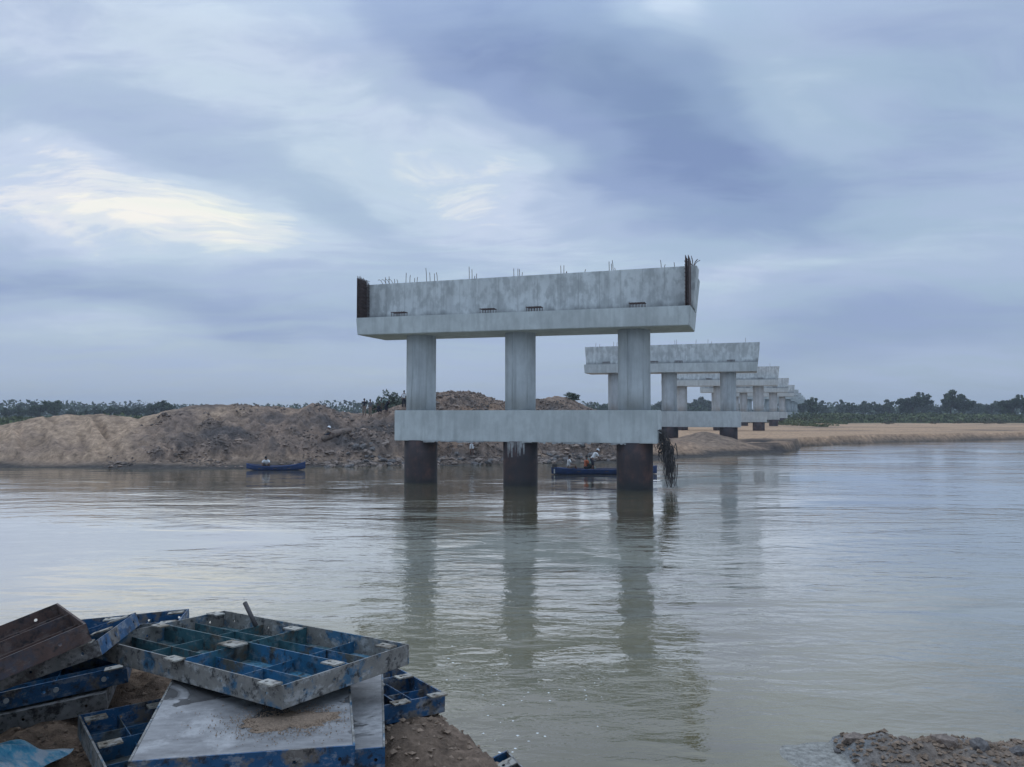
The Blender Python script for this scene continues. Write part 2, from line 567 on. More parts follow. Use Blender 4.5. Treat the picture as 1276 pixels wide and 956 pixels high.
M = {
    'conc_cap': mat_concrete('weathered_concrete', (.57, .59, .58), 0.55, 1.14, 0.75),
    'conc': mat_concrete('clean_concrete', (.51, .54, .53), 0.45, 0, 0.30),
    'conc_col': mat_concrete('column_concrete', (.47, .50, .51), 0.7, 0, 0.22),
    'rust': mat_rust('rusted_liner_steel'),
    'rebar': simple('rusty_rebar', (.075, .05, .045), 0.8),
    'cement': simple('cement_drip', (.30, .31, .31), 0.9, .5, 3),
    'sand': mat_soil('river_sand_and_earth', 2.0, 0.40, lo=.5),
    'near_soil': mat_soil('near_bank_soil', 14, 0.05, lo=.5),
    'rock': simple('grey_clay', (.135, .125, .12), 0.95, 0.5, 3.0, bump=0.05),
    'rock2': simple('brown_clay', (.22, .175, .145), 0.92, 0.35, 3.0, bump=0.05),
    'water': mat_water(),
    'bark': simple('bark', (.07, .055, .045), 0.9),
    'leaf_a': mat_leaf('leaf_dark', (.022, .040, .020), (.055, .080, .034)),
    'leaf_b': mat_leaf('leaf_mid', (.032, .056, .025), (.075, .100, .042)),
    'leaf_c': mat_leaf('leaf_grey', (.085, .11, .085), (.15, .18, .135)),
    'scrub': mat_leaf('scrub_leaf', (.055, .078, .028), (.135, .150, .062), 0.12),
    'scrub_dry': mat_leaf('dry_scrub_leaf', (.075, .070, .038), (.12, .11, .06), 0.2),
    'blue': mat_panel('blue_form_paint', (.012, .080, .185), (.15, .135, .12), 0.42, .5, .45),
    'blue2': mat_panel('blue_form_inside', (.014, .080, .165), (.085, .095, .09), 0.40, 0.42, 0.22),
    'teal': mat_panel('teal_form_inside', (.026, .075, .095), (.085, .072, .055), 0.45, 0.42, 0.22),
    'worn': mat_panel('worn_form_edge', (.04, .12, .20), (.21, .20, .18), 0.74, 0.6, 0.75),
    'rustpanel': mat_panel('rusty_form', (.050, .045, .055), (.085, .050, .040), 0.75, 0.6, 0.12),
    'greypanel': mat_panel('grey_form', (.24, .24, .235), (.10, .09, .085), 0.5, 0.7, 0.6),
    'twotone': mat_panel('two_tone_form_inside', (.035, .105, .125), (.095, .085, .065), 0.34, 0.42, 0.25, (.022, .115, .225)),
    'floor': mat_panel('form_back_of_plate', (.055, .13, .155), (.10, .10, .085), 0.30, 0.40, 0.5, (.06, .20, .30)),
    'lug': mat_panel('lug_steel', (.36, .34, .29), (.18, .15, .11), 0.5, 0.6, 0.5),
    'plate': mat_plate('form_face'),
    'bolt': simple('pale_bolt', (.42, .43, .42), 0.6),
    'boat': mat_panel('boat_blue', (.015, .050, .17), (.05, .06, .08), 0.15, 0.5, 0.08),
    'boat_in': simple('boat_wood', (.10, .075, .055), 0.8),
    'boat_trim': simple('boat_trim', (.40, .42, .42), 0.6),
    'skin': simple('brown_skin', (.12, .065, .045), 0.55, 0.1),
    'hair': simple('black_hair', (.012, .011, .011), 0.6, 0.2),
    'white': simple('white_cotton', (.60, .61, .62), 0.85, 0.1, 20),
    'orange': simple('orange_cotton', (.42, .12, .060), 0.85, 0.15, 20),
    'tan': simple('tan_cotton', (.22, .165, .125), 0.85, 0.15, 20),
    'dark': simple('dark_cotton', (.016, .018, .030), 0.85, 0.3, 20),
    'greycloth': simple('grey_cotton', (.12, .12, .13), 0.85, 0.2, 20),
    'helmet': simple('white_plastic', (.70, .71, .72), 0.35, 0.05),
    'wood': simple('old_timber', (.17, .13, .105), 0.9, 0.4, 5),
    'net': simple('grey_green_net', (.16, .20, .18), 0.9),
    'roots': simple('dead_roots', (.060, .054, .052), 0.95, 0.4),
    'iron': simple('dark_iron', (.05, .045, .045), 0.6),
    'foam': simple('foam', (.62, .63, .60), 0.9),
}


def mat_plastic():
    m, t, b = new_mat('blue_plastic_sheet')
    b.inputs['Base Color'].default_value = (.06, .30, .52, 1)
    b.inputs['Roughness'].default_value = 0.28
    o = t.node('ShaderNodeTexCoord').outputs['Object']
    n = t.noise(t.mapping(o, (3, 12, 12), rot=(0, 0, 0.6)), 1.4, 4, 0.6)
    t.put(b.inputs['Base Color'], t.ramp(n, [(0.32, (.03, .29, .52)), (0.48, (.13, .50, .70)), (0.60, (.62, .74, .82))]))  # palest stop puts crease highlights into the sheet's colour
    bp = t.node('ShaderNodeBump', {'Strength': 0.7, 'Distance': 0.02, 'Height': n})
    t.l.new(bp.outputs[0], b.inputs['Normal'])
    return m


M['plastic'] = mat_plastic()

# ------------------------------------------------------------------ the river
W = MB()
xs = [-1400, -200, 200, 1400]
W.add([(-1400, -300, 0), (1400, -300, 0), (1400, 1400, 0), (-1400, 1400, 0)], [(0, 1, 2, 3)])
river = W.build('river', M['water'])
tag(river, kind='structure')

# ------------------------------------------------------------------ far bank: earth heaps, sandbank, fields to the horizon
SHX = np.array([-1400, -300, -100, -37, -28, -19, -12, -8.4, -4.7, 0, 4, 8, 13.6, 17.3, 20.9, 24, 28, 31, 34.5, 50, 77, 115, 300, 1400.])
SHY = np.array([60, 50, 54, 55.6, 54.9, 54.9, 56.5, 58, 58, 59.5, 61, 62, 66, 68.6, 72, 76, 79, 84, 92, 104, 116, 126, 150, 200.])
RIDGE = [(-300, 522, 64), (-140, 524, 64), (-60, 528, 64), (0, 530, 64), (40, 521, 64), (90, 516, 64), (130, 516, 64), (172, 521, 64), (200, 514, 64),
         (240, 506, 65), (270, 505, 66), (300, 504, 66), (335, 506, 66), (370, 509, 66), (388, 503, 65.5), (408, 509, 66), (440, 514, 69),
         (462, 516, 70), (480, 512, 69.5), (500, 506, 69), (545, 491, 69), (562, 488.5, 69), (585, 488, 69), (612, 495, 69), (640, 505, 70),
         (665, 498, 72), (690, 493, 73), (710, 496, 73), (728, 505, 74), (750, 514, 74), (775, 524, 74), (800, 537, 73), (840, 549, 74), (900, 552, 80)]
rx = np.array([(p - CX) / FPX * Y for p, y, Y in RIDGE])
ry = np.array([Y for p, y, Y in RIDGE])
rz = np.array([HC + (HY - y) * Y / FPX for p, y, Y in RIDGE])


def far_height(X, Y):
    ys = np.interp(X, SHX, SHY) + 0.9 * fbm(X * 0.16, X * 0 + 3, 5, 3) + 0.25 * fbm(X * 0.9, X * 0 + 8, 6, 2)
    d = Y - ys
    right = np.clip((X - 8) / 14, 0, 1)
    flat = np.where(d < 0, d * 0.22, 0.35 * (1 - np.exp(-d / (3 + 9 * right))) + 0.75 * (1 - np.exp(-np.maximum(d, 0) / (14 + 40 * right))))
    flat = np.maximum(flat, -2.0)
    # ridge
    yr = np.interp(X, rx, ry) + 0.5 * fbm(X * .22, X * 0, 9, 3)
    zr = np.interp(X, rx, rz)
    on = np.clip((X + 130) / 40, 0, 1)
    zr = 1.0 + (zr - 1.0) * on
    q = np.clip((Y - ys) / np.maximum(yr - ys, 1), 0, 1)
    toe = 0.22 + 0.15 * fbm(X * .3, X * 0 + 2, 12, 3)
    prof = np.where(q < toe, 0.10 * q / np.maximum(toe, .02), 0.10 + 0.08 * np.clip((q - toe) / .04, 0, 1) + 0.82 * np.clip((q - toe) / (1 - toe), 0, 1) ** 0.85)
    front = zr * prof
    back = 1.0 + (zr - 1.0) * np.clip(1 - (Y - yr) / 9.0, 0, 1)
    mound = np.where(Y < yr, front, back)
    top = np.exp(-((Y - yr) / 1.2) ** 2)
    z = np.where(d > 0, np.maximum(flat, mound), flat)
    inm = np.clip((z - 0.15) / 0.8, 0, 1) * np.where(Y < yr + 9, 1, 0) * (1 - right * 0.9) * on
    # roughness: smooth tipped sand at the left, broken earth further right
    rough = np.clip((X + 31) / 5, 0.12, 1)
    rough = rough * (1 - 0.75 * np.exp(-((X + 24.5) / 2.6) ** 2 - ((Y - 63.5) / 2.2) ** 2))
    g = fbm((X * 0.9 + Y * 0.75) * 1.5, (X - Y) * 0.22, 21, 4)          # rills running down the slope
    lump = fbm(X * 0.45, Y * 0.55, 31, 6, 0.55)
    clod = np.abs(fbm(X * 1.4, Y * 1.6, 41, 4, 0.6))
    amp = inm * (1 - 0.72 * top)
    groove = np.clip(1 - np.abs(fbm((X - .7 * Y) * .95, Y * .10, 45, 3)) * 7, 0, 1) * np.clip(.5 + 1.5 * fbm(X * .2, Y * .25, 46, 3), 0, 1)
    z = z - amp * groove * (.16 + .10 * (1 - rough))
    crag = 1 - np.abs(fbm(X * .75 + .3 * Y, Y * .8, 43, 5, .6)) * 2.2
    z = z + amp * rough * 0.30 * (crag - .45)
    z = z + amp * (rough * (0.85 * lump + 0.80 * (0.28 - clod)) + (1 - rough) * 0.55 * g + 0.14 * g)
    z = z + (1 - inm) * np.where(d > 0, np.minimum(d * .1, 1), 0) * (0.10 * fbm(X * .12, Y * .12, 51, 4) + 0.05 * fbm(X * .8, Y * .8, 52, 3))
    # the sand cone by the second pier
    r = np.hypot((X - 19.8) / 1.25, Y - 79.5)
    z = np.maximum(z, 2.15 - 0.36 * r + 0.12 * fbm(X * .9, Y * .9, 61, 4))
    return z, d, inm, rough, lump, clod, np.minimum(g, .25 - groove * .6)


def far_color(X, Y, z, d, inm, rough, lump, clod, g):
    c = np.zeros(X.shape + (3,))
    sand = np.array([.50, .325, .200])
    sand_l = np.array([.47, .33, .225])
    earth = np.array([.285, .205, .155])
    clay = np.array([.085, .080, .080])
    mud = np.array([.078, .068, .060])
    grass = np.array([.060, .072, .030])
    left = np.clip((10 - X) / 8, 0, 1)[..., None]
    c[:] = sand * (1 - left) + sand_l * left
    c = c * (1 - .34 * np.clip(-g * 2.5, 0, 1) * inm)[..., None]  # crevice shade put into the colour: grooves and rills darkened
    e = np.clip(rough * 1.2 - 0.1 + lump * 1.1, 0, 1) * inm
    c = c * (1 - e[..., None]) + earth * e[..., None]
    k = np.clip((fbm(X * .22, Y * .3, 71, 5) * 2.0 - 0.02 + clod * .6), 0, 1) * rough * inm
    k = np.maximum(k, np.clip(fbm(X * .9 + Y * .5, Y * .9, 73, 5, .6) * 3.2 - .25, 0, 1) * rough * inm * .75)
    k = np.maximum(k, np.clip(1.3 * np.exp(-((X + 23.6) / 2.4) ** 2 - ((z - 2.4) / .9) ** 2) + lump * .5 - .25, 0, 1) * inm)
    k = np.maximum(k, np.clip((1.7 - z) / 1.2, 0, 1) * np.clip((X + 16) / 3, 0, 1) * np.clip((12 - X) / 3, 0, 1) * np.clip(.75 + fbm(X * .8, Y * .8, 77, 4) * 1.5, 0, 1))
    k = np.maximum(k, np.clip(1.6 * np.exp(-((X + 12.5) / 3.0) ** 2 - ((z - 1.6) / .9) ** 2) + lump - .45, 0, 1) * inm)
    k = (k * 0.85)[..., None]
    c = c * (1 - k) + clay * k
    o = np.clip(fbm(X * .3, Y * .4, 81, 4) * 2.2 - .35, 0, 1)[..., None] * (inm * np.clip((X + 10) / 6, 0, 1))[..., None] * 0.7
    c = c * (1 - o) + np.array([.34, .20, .115]) * o
    wet = np.clip(1.35 - z / np.where(X > 26, .72, .45) + 0.7 * fbm(X * .12, Y * .3, 91, 4), 0, 1)[..., None]
    wr = np.clip((.92 - z) * 4 + 1.6 * fbm(X * .06, Y * .12, 92, 4), 0, 1) * np.clip((X - 26) / 6, 0, 1)
    wet = np.maximum(wet, wr[..., None])
    c = c * (1 - wet) + mud * wet
    heap = np.exp(-((X - 20) / 6.5) ** 2 - ((Y - 78) / 7) ** 2)[..., None]
    c = c * (1 - heap * (1 - wet)) + np.array([.28, .205, .15]) * heap * (1 - wet)
    dk = (np.clip(fbm(X * .22, Y * .5, 95, 5) * 4 + .15, 0, 1) * np.exp(-((X - 27) / 6) ** 2 - ((Y - 83) / 7) ** 2))[..., None]
    c = c * (1 - dk) + np.array([.045, .04, .04]) * dk
    gr = np.clip((Y - (208 + 26 * fbm(X * .03, Y * .02, 97, 4))) / 10, 0, 1)
    gl = np.clip((Y - 125) / 15, 0, 1) * np.clip((5 - X) / 10, 0, 1)
    gr = np.maximum(gr, gl)[..., None]
    c = c * (1 - gr) + grass * gr
    return np.clip(c, 0, 1)


def spaced(*seg):
    out = []
    for a, b, s in seg:
        out.append(np.arange(a, b, s))
    return np.concatenate(out + [[seg[-1][1]]])


xs = spaced((-1400, -400, 100), (-400, -120, 14), (-120, -48, 2), (-48, 12, .17), (12, 16, .3), (16, 36, .5), (36, 130, 2), (130, 400, 14), (400, 1400, 100))
ys = spaced((46, 53, .7), (53, 72, .16), (72, 76, .3), (76, 100, .6), (100, 130, 1.2), (130, 240, 5), (240, 500, 20), (500, 1300, 80))
GX, GY = np.meshgrid(xs, ys)
fh = far_height(GX, GY)
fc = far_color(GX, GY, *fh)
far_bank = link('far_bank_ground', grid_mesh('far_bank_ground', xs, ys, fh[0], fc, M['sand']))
tag(far_bank, kind='structure')


def ground(x, y):
    a = far_height(np.array([float(x)]), np.array([float(y)]))
    return float(a[0][0])


# ------------------------------------------------------------------ near bank
EDX = np.array([-9, -6, -3, -2, -.8, -.45, -.2, 0, .3, 2, 12])
EDY = np.array([5.6, 5.4, 5.2, 5.0, 4.5, 3.95, 3.4, 2.9, 2.55, 2.35, 2.3])


def near_height(X, Y):
    ye = np.interp(X, EDX, EDY) + 0.10 * fbm(X * 1.3, Y * 1.3, 101, 4)
    s = Y - ye
    z = 2.47 - np.where(s > 0, np.sqrt(s * s + .02) * 0.95 - .14, 0) * np.clip(s / .05, 0, 1)
    z = np.maximum(z, -1.2)
    land = np.clip((z - 0) / .4, 0, 1)
    z = z + land * (0.075 * fbm(X * 1.6, Y * 1.6, 111, 5) + 0.085 * np.abs(fbm(X * 5, Y * 5, 121, 5, .6)))
    # soil hump beside the stack
    z = z + 0.20 * np.exp(-((X + .42) / .30) ** 2 - ((Y - 3.30) / .35) ** 2) * (1 + .5 * fbm(X * 4, Y * 4, 131, 4))
    # mud outcrop and wet flat out in the shallows
    u = np.clip((X - 3.95) / 3.6, 0, 1)
    yc = 9.22 - 0.75 * u
    w = 0.42 + 0.4 * u
    hump = 0.30 * np.exp(-((Y - yc) / w) ** 2) * np.clip((X - 3.72) / .35, 0, 1) * (0.7 + .55 * fbm(X * 1.9, Y * 1.9, 141, 5)) - .05
    hump = hump + 0.10 * (0.2 - np.abs(fbm(X * 4.2, Y * 4.2, 151, 4))) * (hump > 0)
    flat = 0.012 - 0.05 * np.clip(np.hypot((X - 3.75) / .72, (Y - 9.12) / .40) - 0.72 + .3 * fbm(X * 2, Y * 2, 161, 3), 0, 3)
    z = np.maximum(z, np.maximum(np.where(Y > 6, hump, -9), np.where(Y > 6, flat, -9)))
    pale = (np.abs(z - flat) < 1e-6) & (z > -.2)
    return z, s, pale


xn = spaced((-9, -4, .12), (-4, .6, .028), (.6, 3, .12), (3, 8, .04), (8, 12, .2))
yn = spaced((-3, 2, .25), (2, 5.6, .03), (5.6, 8.2, .12), (8.2, 10.2, .04), (10.2, 11, .2))
NX, NY = np.meshgrid(xn, yn)
nz, ns, npale = near_height(NX, NY)
c = np.zeros(NX.shape + (3,))
c[:] = (.32, .225, .155)
a = np.clip(.5 + fbm(NX * 1.2, NY * 1.2, 171, 5) * 1.6, 0, 1)[..., None]
c = c * (1 - a * .6) + np.array([.085, .062, .05]) * a * .6
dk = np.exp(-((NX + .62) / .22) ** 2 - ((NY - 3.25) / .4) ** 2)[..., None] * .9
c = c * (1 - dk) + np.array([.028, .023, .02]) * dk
out = (NY > 6)[..., None] * np.ones(3)
oc = np.clip(.4 + fbm(NX * 1.3, NY * 1.3, 181, 5) * 2, 0, 1)[..., None]
oc = np.clip(oc + (NX[..., None] - 5.2) * .4, 0, 1)
c = np.where(out > 0, np.array([.20, .20, .195]) * (1 - oc) + np.array([.205, .16, .125]) * oc, c)
c = np.where(npale[..., None], np.array([.30, .29, .26]), c)
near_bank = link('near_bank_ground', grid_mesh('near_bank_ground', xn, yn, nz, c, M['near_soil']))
tag(near_bank, kind='structure')


def nground(x, y):
    return float(near_height(np.array([float(x)]), np.array([float(y)]))[0][0])


# ------------------------------------------------------------------ bridge piers
TH = rad(18)
ROW = Vector((math.sin(rad(21.6)), math.cos(rad(21.6)), 0))
SPAN = 46.2
P0 = Vector((0.466, 42.6, 0))
CROSS = -0.0045
COLX = (-6.0, 0.0, 6.3)


def block(b, xb0, xb1, xt0, xt1, y0, y1, z0, z1, tilt=CROSS):
    p = [(xb0, y0, z0), (xb1, y0, z0), (xb1, y1, z0), (xb0, y1, z0), (xt0, y0, z1), (xt1, y0, z1), (xt1, y1, z1), (xt0, y1, z1)]
    b.hexa([(q[0], q[1], q[2] + tilt * q[0]) for q in p])
    return b


def cyl(r, z0, z1, n=32, seams=()):
    b = MB()
    zs = [z0 + (z1 - z0) * i / 4 for i in range(5)]
    b.tube([(0, 0, z) for z in zs], r, n)
    for a in seams:          # raised lines where the shutter halves met
        b.box(r - .02, r + .012, -.02, .02, z0 + .01, z1 - .01, M=Matrix.Rotation(rad(a), 4, 'Z'))
    return b


PM = {}


def pm(key, fn):
    if key not in PM:
        PM[key] = fn()
    return PM[key]


def seg_t(px, yoff):
    """position along the cap of the first pier for a photo column"""
    k = (px - CX) / FPX
    x0 = P0.x + yoff * math.sin(TH)
    y0 = P0.y + yoff * math.cos(TH)
    return (k * y0 - x0) / (math.cos(TH) + k * math.sin(TH))


def make_pier(i):
    loc = P0 + ROW * (SPAN * i)
    t = empty('bridge_pier', (loc.x, loc.y, 0), (0, 0, -TH))
    near = i < 2
    for k, cx in enumerate(COLX):
        link('pile', pm('pile', lambda: cyl(.95, -1.6, 2.42).mesh('pile', M['rust'], True)), t, (cx, 0, 0))
        link('column', pm('column', lambda: cyl(.85, 4.10, 8.5, 32, (256, 313, 76, 133)).mesh('column', M['conc_col'], True)), t, (cx, 0, 0))
    link('tie_beam', pm('tie', lambda: block(MB(), -7.25, 7.6, -7.25, 7.6, -.9, .9, 2.40, 4.12, 0).mesh('tie_beam', M['conc'], bevel=.03)), t)
    link('cap_ledge', pm('ledge', lambda: block(MB(), -9.2, 9.30, -9.29, 9.40, -1.75, 1.75, 8.37, 9.35).mesh('cap_ledge', M['conc'], bevel=.03)), t)
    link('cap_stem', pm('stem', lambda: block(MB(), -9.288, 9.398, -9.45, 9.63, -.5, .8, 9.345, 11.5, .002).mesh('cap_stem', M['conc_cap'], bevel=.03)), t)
    link('rear_ledge', pm('rear', lambda: block(MB(), -9.292, 9.402, -9.44, 9.60, .795, 1.752, 9.345, 11.12).mesh('rear_ledge', M['conc'], bevel=.03)), t)
    if i < 4:
        # bearing seat cages standing on the front ledge
        for px in (497, 608, 666, 795):
            cx = seg_t(px, -1.2)

            def cage():
                b = MB()
                for q in range(6):
                    x = -.38 + .152 * q
                    for yy in (-.22, .22):
                        b.tube([(x, yy, -.02), (x, yy, .30)], .016, 5)
                    b.tube([(x, -.22, .30), (x, .22, .30)], .016, 5)
                for yy in (-.22, 0, .22):
                    b.tube([(-.42, yy, .28), (.42, yy, .28)], .022, 5)
                return b.mesh('bearing_cage', M['rebar'])
            link('bearing_cage', pm('cage', cage), t, (cx, -1.2, 9.35 + CROSS * cx))
    if i == 0:
        groups = [(480, .40), (484, .40), (491, .22), (495, .24), (505, .60), (510, .44), (516, .3), (519, .27), (531, .78), (535.5, .6), (541, .5), (544.5, .48),
                  (584.5, .78), (588, .62), (591, .25), (593.5, .36), (640.5, .55), (645.5, .45), (647.5, .42), (650.5, .3),
                  (699.5, .58), (703, .55), (705.5, .25), (707.5, .2), (729, .28), (760, .58), (763, .42), (765, .62), (767.5, .2), (825.5, .58), (829, .3), (842, .42)]
    elif i < 3:
        groups = [(482, .45), (490, .3), (520, .5), (526, .4), (565, .5), (570, .4), (662, .5), (667, .6), (712, .5), (742, .55), (750, .3), (835, .6)]
    else:
        groups = [(520, .5), (640, .5), (742, .55)] if i < 6 else []
    for px, h in groups:
        yo = random.uniform(-.35, .3)
        cx = seg_t(px, yo)
        b = MB()
        lean = random.uniform(-.06, .06)
        b.tube([(0, 0, -.04), (lean * .4, 0, h * .6), (lean, random.uniform(-.04, .04), h)], .017, 5)
        o = b.build('rebar', M['rebar'], t)
        o.location = (cx, yo, 11.5 + CROSS * cx)
    if i == 0:
        # upright stopper mats at both ends of the front ledge
        for s, cx, tall in ((-1, -9.17, 2.42), (1, 9.2, 2.55)):
            b = MB()
            for q in range(9):
                yy = -1.62 + q * 0.13
                for dx in (-.07, .07):
                    b.tube([(dx, yy, -.02), (dx - s * -.02, yy, tall - .04 * (q % 3) - .16 * (s < 0) * q / 9)], .022, 5)
            for q in range(12):
                zz = .12 + q * .195
                for dx in (-.095, .095):
                    b.tube([(dx, -1.66, zz), (dx, -.55, zz)], .014, 5)
            for q in range(5):
                zz = .2 + q * .5
                b.tube([(-.1, -1.64, zz), (.1, -1.64, zz)], .014, 5)
            b.box(s * .115, s * .125, -1.66, -.52, .0, tall - .12)
            o = b.build('stopper_cage', M['rebar'], t)
            o.location = (cx, 0, 9.35 + CROSS * cx)
        b = MB()
        for q in range(7):
            a = q * .9
            p = Vector((0, 0, 0))
            e = Vector((.35 * math.cos(a), .3 * math.sin(a), .35 + .1 * (q % 3)))
            b.tube([p, e * .5 + Vector((0, 0, .08)), e], .018, 5)
        o = b.build('bent_tie_bars', M['rebar'], t)
        o.location = (9.4, -.1, 11.50)
        b = MB()
        for q in range(4):
            x = q * .22
            b.tube([(x, 0, -.03), (x - .10, -.05, .16), (x - .22, -.05, .24), (x - .3, -.03, .20)], .014, 5)
        o = b.build('bent_tie_bars', M['rebar'], t)
        o.location = (-8.4, -.2, 11.56)
        # cement run-down on the middle liner and ragged grout under the tie beam
        b = MB()
        for q in range(22):
            a = rad(random.uniform(235, 300))
            w = random.uniform(.01, .035)
            L = random.uniform(.25, .85)
            R_ = .957
            v = []
            for zz in (2.40, 2.40 - L * .6, 2.40 - L):
                ww = w if zz > 2.40 - L * .9 else w * .4
                for sg in (-1, 1):
                    aa = a + sg * ww / R_
                    v.append((R_ * math.cos(aa), R_ * math.sin(aa), zz))
            b.add(v, [(0, 1, 3, 2), (2, 3, 5, 4)])
        o = b.build('cement_drips', M['cement'], t)
        for k, (cx, w) in enumerate(((-3.1, 2.6), (-5.0, .9), (1.5, .35), (2.3, .5), (3.4, 1.5), (5.6, .8), (.3, 1.2))):
            b = MB()
            n = 8
            for q in range(n):
                x0 = -w / 2 + w * q / n
                hh = random.uniform(.02, .09)
                b.box(x0, x0 + w / n * .96, -.915, -.80, 2.40 - hh, 2.405)
            o = b.build('grout_lip', M['cement'], t)
            o.location = (cx, 0, 0)
    return t


ORD = ['first', 'second', 'third', 'fourth', 'fifth', 'sixth', 'seventh', 'eighth', 'ninth', 'tenth', 'eleventh', 'twelfth', 'thirteenth', 'fourteenth']
for i in range(14):
    t = make_pier(i)
    if i == 0:
        lab = 'grey concrete bridge pier standing in the river on three rusty steel piles'
    elif i == 1:
        lab = 'concrete bridge pier on the sandy shore beside a cone of sand'
    else:
        lab = '%s bare concrete bridge pier counting from the one in the water' % ORD[i]
    tag(t, lab, 'bridge pier', 'row of unfinished bridge piers')

# tangle of flood wrack hanging off the end of the tie beam
b = MB()
base = P0 + Vector((math.cos(TH) * 7.5, -math.sin(TH) * 7.5, 0))
for k in range(190):
    top = random.random() < .6
    z = random.uniform(2.0, 3.15) if top else random.uniform(1.3, 2.6)
    x = .05 + (3.15 - z) * .28 + random.gauss(0, .14)
    y = random.gauss(-.15, .28)
    L = random.uniform(.4, 1.0) if top else random.uniform(.6, 2.0)
    a = random.uniform(0, 6.3)
    bend = random.uniform(.05, .35) if top else random.uniform(0, .15)
    pts = [(x + .9 * (z > 2.75) * -.35, y, z)]
    for q in range(1, 6):
        f = q / 5
        pts.append((x + bend * math.cos(a) * math.sin(f * 2.6) + random.gauss(0, .045), y + bend * math.sin(a) * f + random.gauss(0, .05), max(0.12, z - L * f)))
    w = random.uniform(.012, .032)
    b.tube(pts, [w, w, w * .9, w * .75, w * .5, w * .25], 4)
o = b.build('hanging_flood_wrack', M['roots'])
o.location = (base.x + .1, base.y - .1, 0)
tag(o, 'dark tangle of dead roots hanging from the concrete tie beam', 'debris')

# ------------------------------------------------------------------ boats and people
def make_boat(L, beam, h, sheer, label, loc, rot, extra=None):
    t = empty('fishing_boat', loc, (0, 0, rot))
    tag(t, label, 'boat', 'blue wooden boats by the far bank')
    n = 17
    outer, fs = [], []
    inner = []
    sec = [(-1, 1.0), (-.86, .42), (-.55, .06), (0, 0), (.55, .06), (.86, .42), (1, 1.0)]
    gun = [[], []]
    for i in range(n):
        u = -1 + 2 * i / (n - 1)
        w = beam / 2 * max(.03, (1 - abs(u) ** 2.6)) ** .8
        keel = sheer * .75 * abs(u) ** 4 - .10
        top = h + sheer * abs(u) ** 2.4 * (1.25 if u > 0 else .8)
        for (a, bb) in sec:
            outer.append((u * L / 2, a * w, keel + (top - keel) * bb))
        for (a, bb) in sec:
            inner.append((u * L / 2 * .97, a * max(.01, w - .035), keel + .04 + (top - .005 - keel - .04) * bb))
        gun[0].append((u * L / 2, w, top))
        gun[1].append((u * L / 2, -w, top))
    m_ = len(sec)
    hull = MB()
    fs = [(i * m_ + k, (i + 1) * m_ + k, (i + 1) * m_ + k + 1, i * m_ + k + 1) for i in range(n - 1) for k in range(m_ - 1)]
    hull.add(outer, [f[::-1] for f in fs])
    link('hull', hull.mesh('hull', M['boat'], True), t)
    lin = MB().add(inner, fs)
    link('lining', lin.mesh('lining', M['boat_in'], True), t)
    for s in (0, 1):
        MB().tube(gun[s], .03, 6).build('gunwale', M['boat'], t, True)
    for u in (-.5, 0.02, .48):
        w = beam / 2 * (1 - abs(u) ** 2.6) ** .8 - .03
        MB().box(u * L / 2 - .12, u * L / 2 + .12, -w, w, h - .14, h - .10).build('thwart', M['boat_in'], t)
    return t


def skin_mesh(name, verts, edges, radii, mat, sub=2):
    me = bpy.data.meshes.new(name)
    me.from_pydata(verts, edges, [])
    o = bpy.data.objects.new(name, me)
    COL.objects.link(o)
    o.modifiers.new('skin', 'SKIN').use_smooth_shade = True
    for i, r in enumerate(radii):
        sv = me.skin_vertices[0].data[i]
        sv.radius = r if isinstance(r, tuple) else (r, r)
        sv.use_root = i == 0
    o.modifiers.new('sub', 'SUBSURF').levels = sub
    dg = bpy.context.evaluated_depsgraph_get()
    m2 = bpy.data.meshes.new_from_object(o.evaluated_get(dg), depsgraph=dg)
    bpy.data.objects.remove(o)
    bpy.data.meshes.remove(me)
    m2.name = name
    m2.materials.clear()
    m2.materials.append(mat)
    return m2


POSES = {
    # x = right, y = forward; pelvis, chest, neck, head, then per side (shoulder, elbow, wrist), (hip, knee, ankle, toe)
    'stand': dict(p=(0, 0, .92), c=(0, .0, 1.22), n=(0, .01, 1.42), h=(0, .03, 1.58),
                  a=[((.19, 0, 1.38), (.25, -.03, 1.10), (.23, .12, .88))] * 2, l=[((.09, 0, .90), (.11, .04, .49), (.11, 0, .09), (.12, .14, .04))] * 2),
    'lean': dict(p=(0, -.10, .86), c=(0, .10, 1.12), n=(0, .24, 1.28), h=(0, .33, 1.42),
                 a=[((.19, .20, 1.24), (.22, .38, 1.02), (.14, .58, .98)), ((.19, .20, 1.24), (.24, .30, .96), (.12, .50, .84))],
                 l=[((.09, -.08, .84), (.12, .10, .47), (.12, .08, .09), (.13, .22, .04)), ((.09, -.08, .84), (.11, -.06, .46), (.12, -.18, .09), (.13, -.04, .04))]),
    'sit': dict(p=(0, 0, .10), c=(0, .03, .42), n=(0, .05, .63), h=(0, .08, .79),
                a=[((.19, .04, .58), (.25, .12, .32), (.16, .34, .28))] * 2, l=[((.10, .02, .10), (.16, .42, .20), (.13, .62, -.16), (.13, .78, -.20))] * 2),
    'bend': dict(p=(0, -.22, .82), c=(0, .06, .94), n=(0, .27, .97), h=(0, .40, .98),
                 a=[((.19, .20, .94), (.22, .28, .66), (.16, .34, .42))] * 2, l=[((.10, -.20, .80), (.15, .02, .46), (.13, -.08, .09), (.14, .08, .04))] * 2),
    'squat': dict(p=(0, -.16, .26), c=(0, .0, .52), n=(0, .12, .68), h=(0, .18, .83),
                  a=[((.19, .08, .63), (.26, .26, .44), (.16, .46, .40))] * 2, l=[((.10, -.14, .26), (.20, .24, .46), (.17, .0, .09), (.19, .16, .04))] * 2),
}


